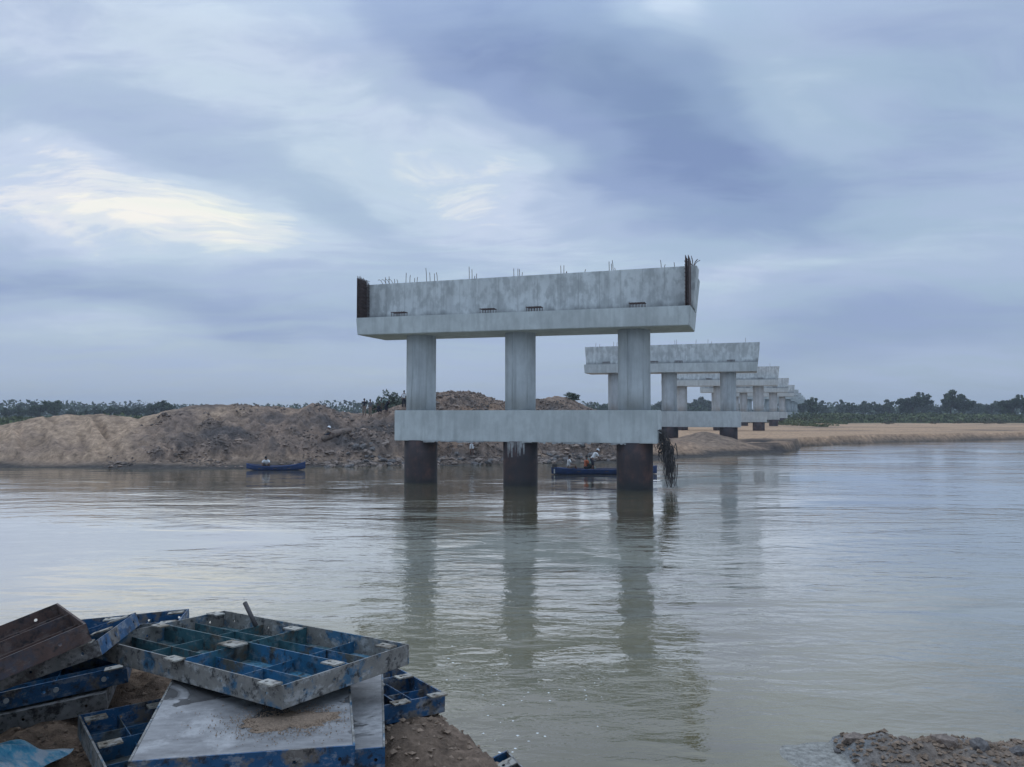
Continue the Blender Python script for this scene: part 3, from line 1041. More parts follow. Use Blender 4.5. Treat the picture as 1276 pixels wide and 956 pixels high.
def make_person(loc, rot, pose, label, shirt, pants, hat=None, scale=1.0, pant_len=1.0, group=None):
    t = empty('person', loc, (0, 0, rot))
    t.scale = (scale,) * 3
    tag(t, label, 'person', group)
    P = POSES[pose]
    V, Eg, R_ = [], [], []

    def add(p, r, par=None):
        V.append(tuple(p))
        R_.append(r)
        if par is not None:
            Eg.append((par, len(V) - 1))
        return len(V) - 1
    mid = lambda a, b, f: tuple(a[i] + (b[i] - a[i]) * f for i in range(3))
    pl = add(P['p'], (.115, .10))
    w = add(mid(P['p'], P['c'], .5), (.105, .09), pl)
    ch = add(P['c'], (.125, .10), w)
    up = add(mid(P['c'], P['n'], .7), (.10, .085), ch)
    nk = add(P['n'], .048, up)
    ax = Vector(P['h']) - Vector(P['n'])
    ax = ax.normalized()
    hc = Vector(P['h'])
    add(hc - ax * .045, (.062, .075), nk)
    add(hc + ax * .035, (.072, .088), len(V) - 1)
    add(hc + ax * .085, (.052, .062), len(V) - 1)
    hands = []
    for s, A in zip((-1, 1), P['a']):
        f = lambda q: (q[0] * s, q[1], q[2])
        a = add(f(A[0]), .055, up)
        a = add(mid(f(A[0]), f(A[1]), .5), .045, a)
        a = add(f(A[1]), .037, a)
        a = add(f(A[2]), .026, a)
        hd = (Vector(f(A[2])) - Vector(f(A[1]))).normalized()
        wp = Vector(f(A[2]))
        add(wp + hd * .07, (.034, .020), a)
        hands.append((wp, hd, s))
    for s, A in zip((-1, 1), P['l']):
        f = lambda q: (q[0] * s, q[1], q[2])
        a = add(f(A[0]), .085, pl)
        a = add(mid(f(A[0]), f(A[1]), .5), .074, a)
        a = add(f(A[1]), .055, a)
        a = add(mid(f(A[1]), f(A[2]), .4), .050, a)
        a = add(f(A[2]), .036, a)
        add(f(A[3]), (.040, .028), a)
    body = skin_mesh('body', V, Eg, R_, M['skin'])
    # fingers, nose and ears join the body mesh
    ex = MB()
    for wp, hd, s in hands:
        side = hd.cross(Vector((0, 0, 1)))
        side = side.normalized() if side.length > .1 else Vector((1, 0, 0))
        nrm = side.cross(hd)
        for k in range(4):
            o_ = wp + hd * .085 + side * (k - 1.5) * .018
            L = (.062, .072, .066, .05)[k]
            ex.tube([o_ - hd * .02, o_ + hd * L * .55 + nrm * .004, o_ + hd * L * .85 - nrm * .03], [.009, .0085, .006], 5)
        o_ = wp + hd * .045 + side * s * .03
        ex.tube([o_, o_ + hd * .03 + side * s * .022, o_ + hd * .06 + side * s * .018 - nrm * .012], [.010, .009, .006], 5)
    fwd = Vector((0, 1, 0)) - ax * ax.y
    fwd.normalize()
    lat = fwd.cross(ax)
    ex.tube([hc + fwd * .078 + ax * .025, hc + fwd * .105 - ax * .012, hc + fwd * .08 - ax * .018], [.008, .013, .010], 5)
    for s in (-1, 1):
        ex.ball(hc + lat * s * .076, (.012, .022, .032), 6, 4)
    bm = bmesh.new()
    bm.from_mesh(body)
    bm.from_mesh(ex.mesh('x', M['skin'], True))
    bm.to_mesh(body)
    bm.free()
    bo = link('body', body, t)
    for s in (-1, 1):
        MB().ball(hc + fwd * .083 + lat * s * .031 + ax * .02, .010, 6, 4).build('eye', M['hair'], bo)
    MB().tube([hc + fwd * .084 - ax * .045 + lat * -.022, hc + fwd * .091 - ax * .047, hc + fwd * .084 - ax * .045 + lat * .022], .006, 4).build('mouth', M['orange'], bo)
    # shirt
    V, Eg, R_ = [], [], []
    pl = add(mid(P['p'], P['c'], .12), (.135, .115))
    w = add(mid(P['p'], P['c'], .5), (.13, .11), pl)
    ch = add(P['c'], (.148, .118), w)
    up = add(mid(P['c'], P['n'], .68), (.122, .10), ch)
    add(mid(P['c'], P['n'], .92), .07, up)
    for s, A in zip((-1, 1), P['a']):
        f = lambda q: (q[0] * s, q[1], q[2])
        a = add(f(A[0]), .074, up)
        add(mid(f(A[0]), f(A[1]), .75), .066, a)
    link('shirt', skin_mesh('shirt', V, Eg, R_, shirt), t)
    V, Eg, R_ = [], [], []
    pl = add(mid(P['p'], P['c'], .10), (.132, .115))
    p2 = add(mid(P['p'], P['c'], -.05), (.13, .115), pl)
    for s, A in zip((-1, 1), P['l']):
        f = lambda q: (q[0] * s, q[1], q[2])
        a = add(f(A[0]), .105, p2)
        a = add(f(A[1]), .080, a)
        if pant_len > 1:
            add(mid(f(A[1]), f(A[2]), .85), .062, a)
    link('trousers', skin_mesh('trousers', V, Eg, R_, pants), t)
    # hair or headgear: a cap of the skull
    def skull(r, lo, name, mat, brim=0.0):
        v, fcs = [], []
        n, m_ = 14, 6
        Q = Matrix((lat, fwd, ax)).transposed()
        c0 = hc + ax * .02
        for j in range(m_ + 1):
            th = lo * j / m_
            for k in range(n):
                ph = 2 * math.pi * k / n
                v.append(c0 + Q @ Vector((r[0] * math.sin(th) * math.cos(ph), r[1] * math.sin(th) * math.sin(ph), r[2] * math.cos(th))))
        if brim:
            for k in range(n):
                ph = 2 * math.pi * k / n
                e = brim * (1 + .8 * max(0, math.sin(ph)))
                v.append(c0 + Q @ Vector(((r[0] * math.sin(lo) + e) * math.cos(ph), (r[1] * math.sin(lo) + e) * math.sin(ph), r[2] * math.cos(lo) - .01)))
            m_ += 1
        for j in range(m_):
            for k in range(n):
                fcs.append((j * n + k, (j + 1) * n + k, (j + 1) * n + (k + 1) % n, j * n + (k + 1) % n))
        return MB().add(v, fcs).build(name, mat, t, True)
    skull((.086, .102, .118), rad(100), 'hair', M['hair'])
    if hat == 'helmet':
        skull((.112, .132, .128), rad(88), 'hard_hat', M['helmet'], .03)
    elif hat == 'cap':
        skull((.095, .112, .124), rad(86), 'cap', M['white'], .012)
    return t


# boat moored under the tie beam, bow to the right
bp_ = at(755, 590, 50.2)
BW = 0.0
bl = Vector((bp_.x, 50.2, 0))
boat2 = make_boat(6.9, 1.15, .30, .16, 'narrow blue boat with three people aboard between the rusty piles', (bl.x - .10, bl.y, .02), rad(3))
e = MB()
e.box(-.16, .16, -.12, .12, .25, .52).box(-.05, .05, -.04, .04, -.2, .3)
e.tube([(.1, 0, .42), (.75, .05, .52)], .02, 6)
eo = e.build('outboard_engine', M['iron'], boat2, bevel=.02)
eo.location = (-3.25, 0, .12)
MB().box(-.03, .03, -.28, .28, -.02, .24).build('transom', M['boat_trim'], boat2).location = (-3.28, 0, .08)


def inboat(px, off=0.0):
    return ((px - CX) / FPX * bl.y, bl.y + off)


x, y = inboat(708)
make_person((x, y, .34), rad(-80), 'sit', 'person in a white shirt sitting in the stern of the blue boat', M['white'], M['tan'])
x, y = inboat(729.5, .1)
make_person((x, y, .30), rad(-70), 'sit', 'person in an orange shirt sitting amidships in the blue boat', M['orange'], M['dark'])
x, y = inboat(738.5, -.05)
make_person((x, y, .10), rad(-72), 'lean', 'person in white shirt and cap standing bent over in the blue boat', M['white'], M['dark'], 'cap', 1.0)
# net heap beside them
b = MB()
for k in range(3):
    b.ball((random.uniform(-.2, .2), random.uniform(-.1, .1), .32 + .22 * k), (.38 - .09 * k, .28 - .05 * k, .26), 12, 8)
o = b.build('fishing_net_heap', M['net'], None, True)
o.location = (inboat(733.5)[0], bl.y + .42, .02)
o.location.x += .05
tag(o, 'grey green heap of fishing net piled in the blue boat', 'fishing net')

p1 = at(345, 583, 56.0)
boat1 = make_boat(4.05, .9, .22, .24, 'small blue boat with one person aboard at the foot of the sand bank', (-16.4, 53.7, .04), rad(2))
make_person((-17.05, 53.7, .02), rad(180), 'squat', 'person in a white shirt crouching alone in the small blue boat', M['white'], M['greycloth'])


def stand_on(px, Y):
    x = (px - CX) / FPX * Y
    return x, Y, ground(x, Y)


def onslope(px, py, y0=56.5, y1=74.0):
    """point of the bank that a photo pixel looks at"""
    for k in range(240):
        Y = y0 + (y1 - y0) * k / 239
        p = at(px, py, Y)
        g = ground(p.x, Y)
        if p.z <= g:
            return p.x, Y, g
    p = at(px, py, y1)
    return p.x, y1, ground(p.x, y1)


make_person(onslope(588, 570), rad(160), 'stand', 'person in white clothes standing on the earth bank behind the tie beam', M['white'], M['white'])
q = onslope(407, 547)
make_person(q, rad(-60), 'squat', 'person in brown with a white hard hat crouching beside the log', M['tan'], M['dark'], 'helmet', 1.05)
q = onslope(454, 519, 60)
make_person((q[0], q[1], q[2] - .02), rad(170), 'stand', 'person in dark clothes standing on the crest of the earth bank', M['dark'], M['tan'], pant_len=2, scale=.92)
q = onslope(462, 519.5, 60)
make_person((q[0], q[1] - .2, q[2] - .02), rad(150), 'stand', 'person in grey standing beside the one in dark clothes', M['greycloth'], M['tan'], pant_len=2, scale=.88)
q = onslope(481, 514, 60)
make_person((q[0], q[1], q[2] - .02), rad(80), 'bend', 'person in grey green with a white helmet bending over on the bank crest', M['net'], M['dark'], 'helmet', 1.12, 2)
q = onslope(473, 516, 60)
make_person((q[0], q[1], q[2] - .02), rad(100), 'squat', 'person in black squatting beside the bent white helmeted worker', M['dark'], M['dark'], None, 1.05, 2)
q = onslope(503, 509, 60)
make_person((q[0], q[1] + .2, q[2] - .02), rad(200), 'stand', 'person in a white shirt standing on the crest beside the bush', M['white'], M['dark'], None, .95, 2)

# log lying on the slope
q1, q2 = onslope(402, 551), onslope(436, 541)
b = MB()
a1, a2 = Vector(q1) + Vector((0, 0, .22)), Vector(q2) + Vector((0, 0, .25))
b.tube([a1, a1.lerp(a2, .3) + Vector((0, 0, .10)), a1.lerp(a2, .7) + Vector((0, 0, .08)), a2], [.20, .27, .26, .22], 10)
o = b.build('log', M['wood'], None, True)
tag(o, 'thick grey log lying on the earth bank beside the crouching worker', 'log')

# ------------------------------------------------------------------ clods and clay lumps on the bank
def rock_mesh(k, mat, sub=1):
    bm = bmesh.new()
    bmesh.ops.create_icosphere(bm, subdivisions=sub, radius=1)
    r = random.Random(k)
    off = [Vector((r.uniform(-1, 1), r.uniform(-1, 1), r.uniform(-1, 1))).normalized() for _ in range(9)]
    cut = [r.uniform(.55, .9) for _ in off]
    for v in bm.verts:
        for n, c_ in zip(off, cut):
            d = v.co.dot(n) - c_
            if d > 0:
                v.co -= n * d * .85
        v.co *= 1 + r.uniform(-.05, .05)
        v.co.z *= .72
    me = bpy.data.meshes.new('clay_lump')
    bm.to_mesh(me)
    bm.free()
    me.materials.append(mat)
    return me


ROCKS = [rock_mesh(k, M['rock'] if k % 2 else M['rock2']) for k in range(7)]
n = 0
rr = random.Random(5)
while n < 210:
    px = rr.uniform(415, 790)
    x = (px - CX) / FPX * 59
    ys_ = float(np.interp(x, SHX, SHY))
    Y = ys_ + abs(rr.gauss(0, 1)) * 1.9 - .1
    s = rr.uniform(.12, .36) * (1.35 if rr.random() < .12 else 1)
    g = ground(x, Y)
    if g < -.12 or Y > ys_ + 4.2:
        continue
    o = link('clay_lump', ROCKS[rr.randrange(7)], None, (x, Y, g + s * .22), (rr.uniform(-.4, .4), rr.uniform(-.4, .4), rr.uniform(0, 6.3)))
    o.scale = (s * rr.uniform(.9, 1.6), s * rr.uniform(.8, 1.2), s * rr.uniform(.7, 1.05))
    tag(o, 'angular lump of clay on the waterline of the dug earth bank', 'rock', 'clay lumps along the foot of the earth bank')
    n += 1


def clod_field(name, pts, sizes, mat, seed=1):
    """very many low clods joined in one mesh"""
    r = np.random.default_rng(seed)
    base = np.array([(1, 0, 0), (-1, 0, 0), (0, 1, 0), (0, -1, 0), (0, 0, 1), (0, 0, -1.)])
    F = np.array([(0, 2, 4), (2, 1, 4), (1, 3, 4), (3, 0, 4), (2, 0, 5), (1, 2, 5), (3, 1, 5), (0, 3, 5)])
    n = len(pts)
    V = base[None] * r.uniform(.6, 1.3, (n, 6, 1)) + r.normal(0, .18, (n, 6, 3))
    V = V * (np.array(sizes)[:, None, None]) * np.array([1.1, 1.1, .75]) + np.array(pts)[:, None, :]
    fs = (F[None] + 6 * np.arange(n)[:, None, None]).reshape(-1, 3)
    me = bpy.data.meshes.new(name)
    me.from_pydata(V.reshape(-1, 3).tolist(), [], fs.tolist())
    me.materials.append(mat)
    o = link(name, me)
    return o


NC = 22000
xx = RNG.uniform(-30, 9, NC)
yy = np.interp(xx, SHX, SHY) + RNG.uniform(0.2, 11, NC)
keep = fbm(xx * .5, yy * .5, 201, 4) + RNG.uniform(-.45, .3, NC) + np.clip((xx + 14) / 30, -.2, .25) > .10
xx, yy = xx[keep], yy[keep]
zz = far_height(xx, yy)[0]
ss = RNG.uniform(.03, .11, len(xx)) * (1 + (RNG.random(len(xx)) < .10) * 1.3)
M['clod'] = mat_leaf('earth_clod', (.10, .085, .075), (.27, .20, .155), .6)
o = clod_field('earth_clods', np.stack([xx, yy, zz + ss * .2], 1), ss, M['clod'])
tag(o, 'scattered brown earth clods over the dug bank', 'earth clods', kind='stuff')

# ------------------------------------------------------------------ vegetation
def crown_points(n, rx_, rz_, clumps, rng):
    C = rng.normal(size=(clumps, 3))
    C /= np.linalg.norm(C, axis=1)[:, None]
    C *= rng.uniform(.35, 1.0, (clumps, 1)) * np.array([rx_, rx_, rz_])
    k = rng.integers(0, clumps, n)
    cs = rng.uniform(.16, .34, clumps) * rx_
    d = rng.normal(size=(n, 3))
    d /= np.linalg.norm(d, axis=1)[:, None]
    return C[k] + d * (cs[k] * rng.uniform(.4, 1.05, n) ** .6)[:, None] * np.array([1.15, 1.15, .8]), C


TREES = []
for k in range(6):
    rng = np.random.default_rng(300 + k)
    rx_, rz_ = [(.42, .36), (.34, .40), (.50, .32), (.38, .34), (.28, .42), (.46, .30)][k]
    pts, C = crown_points(1500, rx_, rz_, 26 if k != 3 else 14, rng)
    pts[:, 2] += 1 - rz_ * 1.02
    C[:, 2] += 1 - rz_ * 1.02
    crown = leaf_mesh('crown', pts, .065, M[('leaf_a', 'leaf_b', 'leaf_a', 'leaf_b', 'leaf_c', 'leaf_a')[k]])
    b = MB()
    b.tube([(0, 0, -.03), (.01, 0, .18), (.0, .01, .42), (.02, 0, .62)], [.030, .024, .018, .008], 7)
    for c_ in C[:12]:
        z0 = min(.55, max(.2, c_[2] - .25))
        b.tube([(0, 0, z0), (c_[0] * .5, c_[1] * .5, (z0 + c_[2]) / 2 + .02), tuple(c_)], [.014, .009, .004], 5)
    TREES.append((crown, b.mesh('trunk', M['bark'])))


def tree(px, py, Y, k, label, group, width=1.0):
    p = at(px, py, Y)
    g = ground(p.x, Y) if Y < 480 else 1.0
    h = p.z - g
    t = empty('broadleaf_tree', (p.x, Y, g), (0, 0, random.uniform(0, 6.28)))
    t.scale = (h * width, h * width, h)
    link('trunk', TREES[k][1], t)
    link('crown', TREES[k][0], t)
    tag(t, label, 'tree', group)
    return t


RT = 'trees on the skyline beyond the sandbank'
LT = 'trees on the skyline behind the earth heaps'
for px, py, Y, k, w in ((1013, 495, 300, 1, .9), (1024, 499, 330, 4, 1), (1048, 498, 340, 4, .9), (1058, 501, 350, 0, 1.1), (1076, 501, 360, 2, 1), (1093, 500, 350, 0, 1.1), (1108, 498, 340, 3, 1),
                        (1150, 500, 350, 2, 1), (1166, 503, 360, 0, 1.1), (1215, 501, 360, 2, 1.2), (1236, 499, 360, 0, 1.1), (1246, 502, 350, 2, 1)):
    tree(px, py, Y, k, 'low broadleaf tree in the hazy line beyond the sandbank', RT, w)
tree(1137, 488, 290, 0, 'tall round crowned tree standing out above the line beyond the sandbank', None, 1.25)
tree(1184, 486, 285, 3, 'tall loose crowned tree with a ragged top beyond the sandbank', None, 1.0)
tree(1199, 493, 285, 2, 'broad tree growing beside the ragged topped one beyond the sandbank', None, 1.1)
tree(1262, 491, 260, 0, 'big dark tree with a full crown at the end of the sandbank scrub', None, 1.1)
tree(1286, 496, 260, 2, 'wide dark tree cut off beside the full crowned one at the scrub end', None, 1.2)
for px, py, Y, k, w in ((8, 509, 260, 2, 1.2), (24, 506, 260, 0, 1.1), (104, 510, 270, 0, 1.2), (122, 508, 270, 2, 1), (137, 506, 260, 0, 1), (150, 508, 270, 2, 1), (159, 506, 260, 0, 1), (170, 508, 260, 2, 1),
                        (88, 511, 270, 2, 1.3), (40, 507, 270, 2, 1.2)):
    tree(px, py, Y, k, 'low round tree in the skyline hedge behind the tipped sand', LT, w)
tree(50, 500, 250, 0, 'tall tree on the skyline behind the tipped sand heap', None, 1.2)
tree(68, 499, 250, 3, 'loose topped tree beside the tall one behind the tipped sand', None, 1.2)
tree(185, 503, 250, 4, 'slim tree beside the round one where sand meets dug earth', None, 1.2)
tree(204, 498, 250, 0, 'round crowned tree above the dip between the sand heaps', None, 1.3)
for px, py, Y, k, w in ((848, 499, 420, 2, 1.2), (862, 497, 420, 0, 1.1), (878, 496, 420, 2, 1.1), (740, 506, 330, 0, 1), (752, 505, 330, 2, 1), (826, 498, 420, 0, 1), (893, 498, 420, 0, 1.1), (1000, 498, 360, 0, 1)):
    tree(px, py, Y, k, 'dark tree seen between the pier columns', 'trees seen between the pier columns', w)


def scrub(name, n, xr, yr, hfun, size, mat, label, seed, dens=.1):
    rng = np.random.default_rng(seed)
    X = rng.uniform(*xr, n * 3)
    Y = rng.uniform(*yr, n * 3)
    h = hfun(X, Y)
    keep = h > .15
    X, Y, h = X[keep][:n], Y[keep][:n], h[keep][:n]
    Z = far_height(X, Y)[0] + h * rng.uniform(0, 1, len(X)) ** .7
    o = link(name, leaf_mesh(name, np.stack([X, Y, Z], 1), size, mat))
    tag(o, label, 'scrub', kind='stuff')
    return o


scrub('scrub_thicket', 42000, (38, 330), (222, 300), lambda X, Y: np.clip((Y - 222 - 16 * fbm(X * .04, Y * .03, 211, 3)) / 12, 0, 1) * (2.3 + 2.2 * fbm(X * .06, Y * .06, 212, 4)), .62, M['scrub'],
      'dense green scrub behind the sandbank', 1)
scrub('dry_reeds', 20000, (38, 330), (212, 250), lambda X, Y: np.clip(fbm(X * .05, Y * .08, 221, 4) * 4 - .3, 0, 1) * 1.5, .45, M['scrub_dry'], 'dry brown reeds along the edge of the sandbank scrub', 2)
scrub('meadow_scrub', 26000, (-330, 10), (135, 250), lambda X, Y: np.clip((Y - 135) / 20, 0, 1) * (1.5 + 1.6 * fbm(X * .05, Y * .05, 231, 4)), .65, M['scrub'], 'green scrub on the meadow behind the earth heaps', 3)
scrub('far_wood', 40000, (-620, 700), (380, 520), lambda X, Y: 6.5 + 6.0 * fbm(X * .02, Y * .02, 241, 5), 1.5, M['leaf_a'], 'far hazy line of woods along the horizon', 4)
scrub('pier_scrub', 9000, (42, 95), (135, 222), lambda X, Y: np.clip(fbm(X * .09, Y * .03, 251, 3) * 3 + .35, 0, 1) * np.clip((X - (P0.x + .402 * (Y - 42.6)) - 5) / 3, 0, 1) * np.clip(((P0.x + .402 * (Y - 42.6)) + 24 - X) / 8, 0, 1) * 1.7 * np.clip((Y - 150) / 30, 0, 1), .4, M['scrub'],
      'green scrub growing round the farther piers', 5)


def shrub(px, py, Y, w, h, mat, label, group=None, name='low_shrub', n=500, leaf=.16):
    p = at(px, py, Y)
    g = ground(p.x, Y)
    if h < 0:
        h = (at(px, -h, Y).z - g) / 1.0
    rng = np.random.default_rng(int(px * 7 + py))
    pts, C = crown_points(n, .5, .5, 16 if n < 1000 else 60, rng)
    pts[:, 0] *= w
    pts[:, 1] *= w * .7
    pts[:, 2] = np.abs(pts[:, 2] + .32) * h * 1.15
    t = empty(name, (p.x, Y, g))
    link('foliage', leaf_mesh('foliage', pts, leaf, mat), t)
    b = MB()
    for k in range(7):
        a = random.uniform(0, 6.3)
        b.tube([(0, 0, -.08), (.15 * w * math.cos(a), .1 * w * math.sin(a), h * .35), (.33 * w * math.cos(a), .25 * w * math.sin(a), h * .8)], [.03, .02, .01], 5)
    b.build('stem', M['bark'], t)
    tag(t, label, 'shrub', group)
    return t


shrub(1043, 526, 205, 6.5, 1.5, M['scrub'], 'long low green shrub alone on the open sandbank')
for px, Y, w in ((1105, 200, 2.4), (1165, 205, 4), (1195, 208, 4.5), (1232, 200, 4), (1248, 203, 3), (1110, 206, 3)):
    shrub(px, 524, Y, w, .9, M['scrub_dry'], 'small dry shrub scattered on the sandbank', 'dry shrubs on the sandbank', n=260)
shrub(481, 512, 71.6, 2.4, -486, M['leaf_c'], 'grey green bush with a pointed top on the crest of the bank', None, 'bush', 4200, .15)
shrub(496, 512, 71.8, 3.4, -489, M['leaf_c'], 'wide grey green bush next to the pointed one on the crest', None, 'bush', 4200, .15)
shrub(468, 514, 73.0, 2.6, -503, M['leaf_c'], 'low grey green bush behind the two standing workers', None, 'bush', 2000, .15)
shrub(713, 500, 73.0, 1.6, .8, M['leaf_c'], 'little bush growing on the brown heap behind the pier', None, 'bush', 1200, .10)

# ------------------------------------------------------------------ foreground: steel shuttering panels
def strip(L, H, th, holes, r=.0075):
    """flat bar L x H (x, z), thickness th along y, with real octagonal bolt holes at x positions"""
    b = MB()
    e = []
    cuts = sorted(holes)
    x = 0.0
    zc = H / 2
    hw = H * .36
    front, faces = [], []

    def quad(pts):
        i = len(front)
        front.extend(pts)
        faces.append((i, i + 1, i + 2, i + 3))
    segs = []
    for hx in cuts:
        a, c_ = hx - hw, hx + hw
        if a < x or c_ > L:
            continue
        segs.append((x, a, None))
        segs.append((a, c_, hx))
        x = c_
    segs.append((x, L, None))
    for a, c_, hx in segs:
        if hx is None:
            if c_ - a > 1e-5:
                quad([(a, 0), (c_, 0), (c_, H), (a, H)])
        else:
            ring = []
            outer = [(c_, zc), (c_, H), (hx, H), (a, H), (a, zc), (a, 0), (hx, 0), (c_, 0)]
            for k in range(8):
                q = k * math.pi / 4
                ring.append((hx + r * math.cos(q), zc + r * math.sin(q)))
            for k in range(8):
                k2 = (k + 1) % 8
                quad([ring[k], outer[k], outer[k2], ring[k2]])
    n = len(front)
    vs = [(p[0], 0, p[1]) for p in front] + [(p[0], th, p[1]) for p in front]
    fs = [f for f in faces] + [tuple(n + i for i in f[::-1]) for f in faces]
    b.add(vs, fs)
    b.box(0, L, 0, th, 0, .0015).box(0, L, 0, th, H - .0015, H).box(0, .0015, 0, th, 0, H).box(L - .0015, L, 0, th, 0, H)
    for a, c_, hx in segs:
        if hx is not None:
            for k in range(8):
                q, q2 = k * math.pi / 4, (k + 1) * math.pi / 4
                p, p2 = (hx + r * math.cos(q), zc + r * math.sin(q)), (hx + r * math.cos(q2), zc + r * math.sin(q2))
                b.add([(p[0], 0, p[1]), (p2[0], 0, p2[1]), (p2[0], th, p2[1]), (p[0], th, p[1])], [(0, 1, 2, 3)])
    return b


def lug_mesh(kind):
    """small steel tab with two bolt holes"""
    b = MB()
    w, d, th = (.085, .055, .006)
    st = strip(w, d, th, [w * .3, w * .7], .009)
    return st


def make_panel(label, loc, rot, L=1.334, Wd=.713, D=.088, frame='worn', inside='blue2', face=None, up=True, name='formwork_panel', group='steel shuttering panels piled on the bank', lugs=True, bolts=(), quad=True, frames=None):
    """origin: centre of the rim's top plane. up=True: open ribbed side up; otherwise plate side up."""
    t = empty(name, loc, tuple(rad(a) for a in rot))
    tag(t, label, 'formwork panel', group)
    mf, mi_ = M[frame], M[inside]
    fm = [M[f] for f in frames] if frames else [mf] * 4
    th = .008
    zp = -D if up else -.006
    # skin plate (slightly dished so that it is not dead flat)
    nx, ny = 14, 8
    v, f = [], []
    for s in (0, 1):
        for j in range(ny + 1):
            for i in range(nx + 1):
                x = (-.5 + i / nx) * (L - 2 * th - .002)
                y = (-.5 + j / ny) * (Wd - 2 * th - .002)
                dz = .004 * math.sin(i * 1.3 + j * .9) * math.sin(math.pi * i / nx) * math.sin(math.pi * j / ny) - (.0)
                v.append((x, y, zp + s * .005 + dz * (1 if up else .7)))
    n1 = (nx + 1) * (ny + 1)
    for j in range(ny):
        for i in range(nx):
            a = j * (nx + 1) + i
            f.append((a, a + nx + 1, a + nx + 2, a + 1))
            f.append((n1 + a, n1 + a + 1, n1 + a + nx + 2, n1 + a + nx + 1))
    MB().add(v, f).build('skin_plate', M[face] if face else mi_, t)
    hx = [L * q for q in (.07, .28, .72, .93)]
    hy = [Wd * q for q in (.14, .36, .86)]
    o = strip(L, D, th, hx).build('rim', fm[0], t); o.location = (-L / 2, -Wd / 2, -D)
    o = strip(L, D, th, hx).build('rim', fm[1], t); o.location = (-L / 2, Wd / 2 - th, -D)
    o = strip(Wd - 2 * th - .001, D, th, hy).build('rim', fm[2], t); o.location = (-L / 2 + th, -Wd / 2 + th, -D); o.rotation_euler = (0, 0, rad(90))
    o = strip(Wd - 2 * th - .001, D, th, hy).build('rim', fm[3], t); o.location = (L / 2, -Wd / 2 + th, -D); o.rotation_euler = (0, 0, rad(90))
    zb = -D + .006 if up else -D
    zt = -.004 if up else -.012
    Li, Wi = L - 2 * th - .004, Wd - 2 * th - .004
    # main ribs
    MB().box(-Li / 2, Li / 2, -.003, .003, zb, zt).build('main_rib', mi_, t)
    for s in (-1, 1):
        y0, y1 = (.0045, Wi / 2) if s > 0 else (-Wi / 2, -.0045)
        MB().box(-.003, .003, y0, y1, zb, zt - .001).build('main_rib', mi_, t)
    # secondary ribs: shallower
    z2 = zb + (zt - zb) * .66 if up else zt
    for s in (-1, 1):
        MB().box(-Li / 2, -.006, s * Wi / 4 - .002, s * Wi / 4 + .002, zb, z2).build('rib', mi_, t)
        MB().box(.006, Li / 2, s * Wi / 4 - .002, s * Wi / 4 + .002, zb, z2).build('rib', mi_, t)
        for y0, y1 in ((-Wi / 2, -Wi / 4 - .003), (-Wi / 4 + .003, -.006), (.006, Wi / 4 - .003), (Wi / 4 + .003, Wi / 2)):
            MB().box(s * Li / 4 - .002, s * Li / 4 + .002, y0, y1, zb, z2 - .001).build('rib', mi_, t)
    if lugs and up:
        lm = pm('lug', lambda: lug_mesh(0).mesh('lug', M['lug']))
        w, d = .085, .055
        spots = []
        for sx in (-1, 0, 1):
            for sy in (-1, 0, 1):
                spots.append((sx, sy))
        for sx, sy in spots:
            x = sx * (Li / 2 - w / 2 - .002) - w / 2
            y = sy * (Wi / 2 - d / 2 - .002) - d / 2
            o = link('lug', lm, t, (x, y + d if False else y, .0015))
            o.rotation_euler = (rad(90), 0, 0)
            o.location = (x, y, .0075) if False else (x, y + 0, .002)
            o.rotation_euler = (rad(-90), 0, 0)
            o.location = (x, y, .001)
            o.rotation_euler = (rad(90), 0, 0)
            o.location = (x, y + .0, .003 + .0)
            if sx == 0 and sy == 0:
                o.scale = (1.35, 1, 1.5)
                o.location = (x - .015, y - .015, .003)
    for side, fx in bolts:
        b = MB()
        b.tube([(0, -.006, 0), (0, .0, 0)], .0125, 10)
        o = b.build('bolt', M['bolt'], t)
        o.location = (-L / 2 + L * fx, -Wd / 2 - .0005, -D / 2)
    return t


make_panel('worn grey rimmed panel with ribbed teal and blue inside lying on top', (-1.218, 3.598, 2.945), (-1.8, -1.6, -33.7), inside='twotone', frame='worn', face='floor')
make_panel('grey steel panel with wet smeared face up under the ribbed panel', (-1.037, 3.188, 2.838), (1.5, 1.6, 13.6), .745, 1.0, face='plate', inside='blue', up=False, frames=['blue', 'blue', 'worn', 'worn'])
make_panel('narrow grey panel face up beside the wider wet one', (-.80, 3.34, 2.735), (0, 0, 10), .50, .86, face='plate', inside='blue', up=False, frames=['blue', 'blue', 'worn', 'worn'])
make_panel('blue panel corner with open ribs jutting out over the soil hump', (-.747, 3.94, 2.645), (-1.2, 2.0, 35.5), .50, .76, inside='blue', frames=['blue', 'worn', 'worn', 'blue'])
make_panel('open blue panel half buried under the grey wet panel', (-1.422, 3.281, 2.69), (0, .3, 37.3), .60, .713, inside='blue2', frames=['blue', 'blue', 'worn', 'worn'])
make_panel('blue ribbed panel with pale bolts in its rim leaning on the pile', (-2.73, 4.10, 2.62), (0, -6.9, 21.6), inside='blue2', frame='blue', bolts=((0, .60), (0, .76), (0, .92)))
make_panel('dull grey panel under the blue one with pale bolts', (-2.78, 4.05, 2.515), (0, -6.4, 20.5), 1.30, .72, inside='greypanel', frame='greypanel', up=False)
make_panel('brown rusty panel with open ribs on top of the tilted pile', (-2.504, 2.979, 2.905), (-5.5, -16.6, 39.1), 1.5, .8, D=.074, inside='rustpanel', frame='rustpanel', lugs=False)
make_panel('grey and blue panel tilted under the brown rusty one', (-2.288, 3.509, 2.862), (-2.2, -18.0, 11.0), 1.0, .55, D=.066, inside='blue2', frames=['greypanel', 'blue', 'blue', 'blue'])
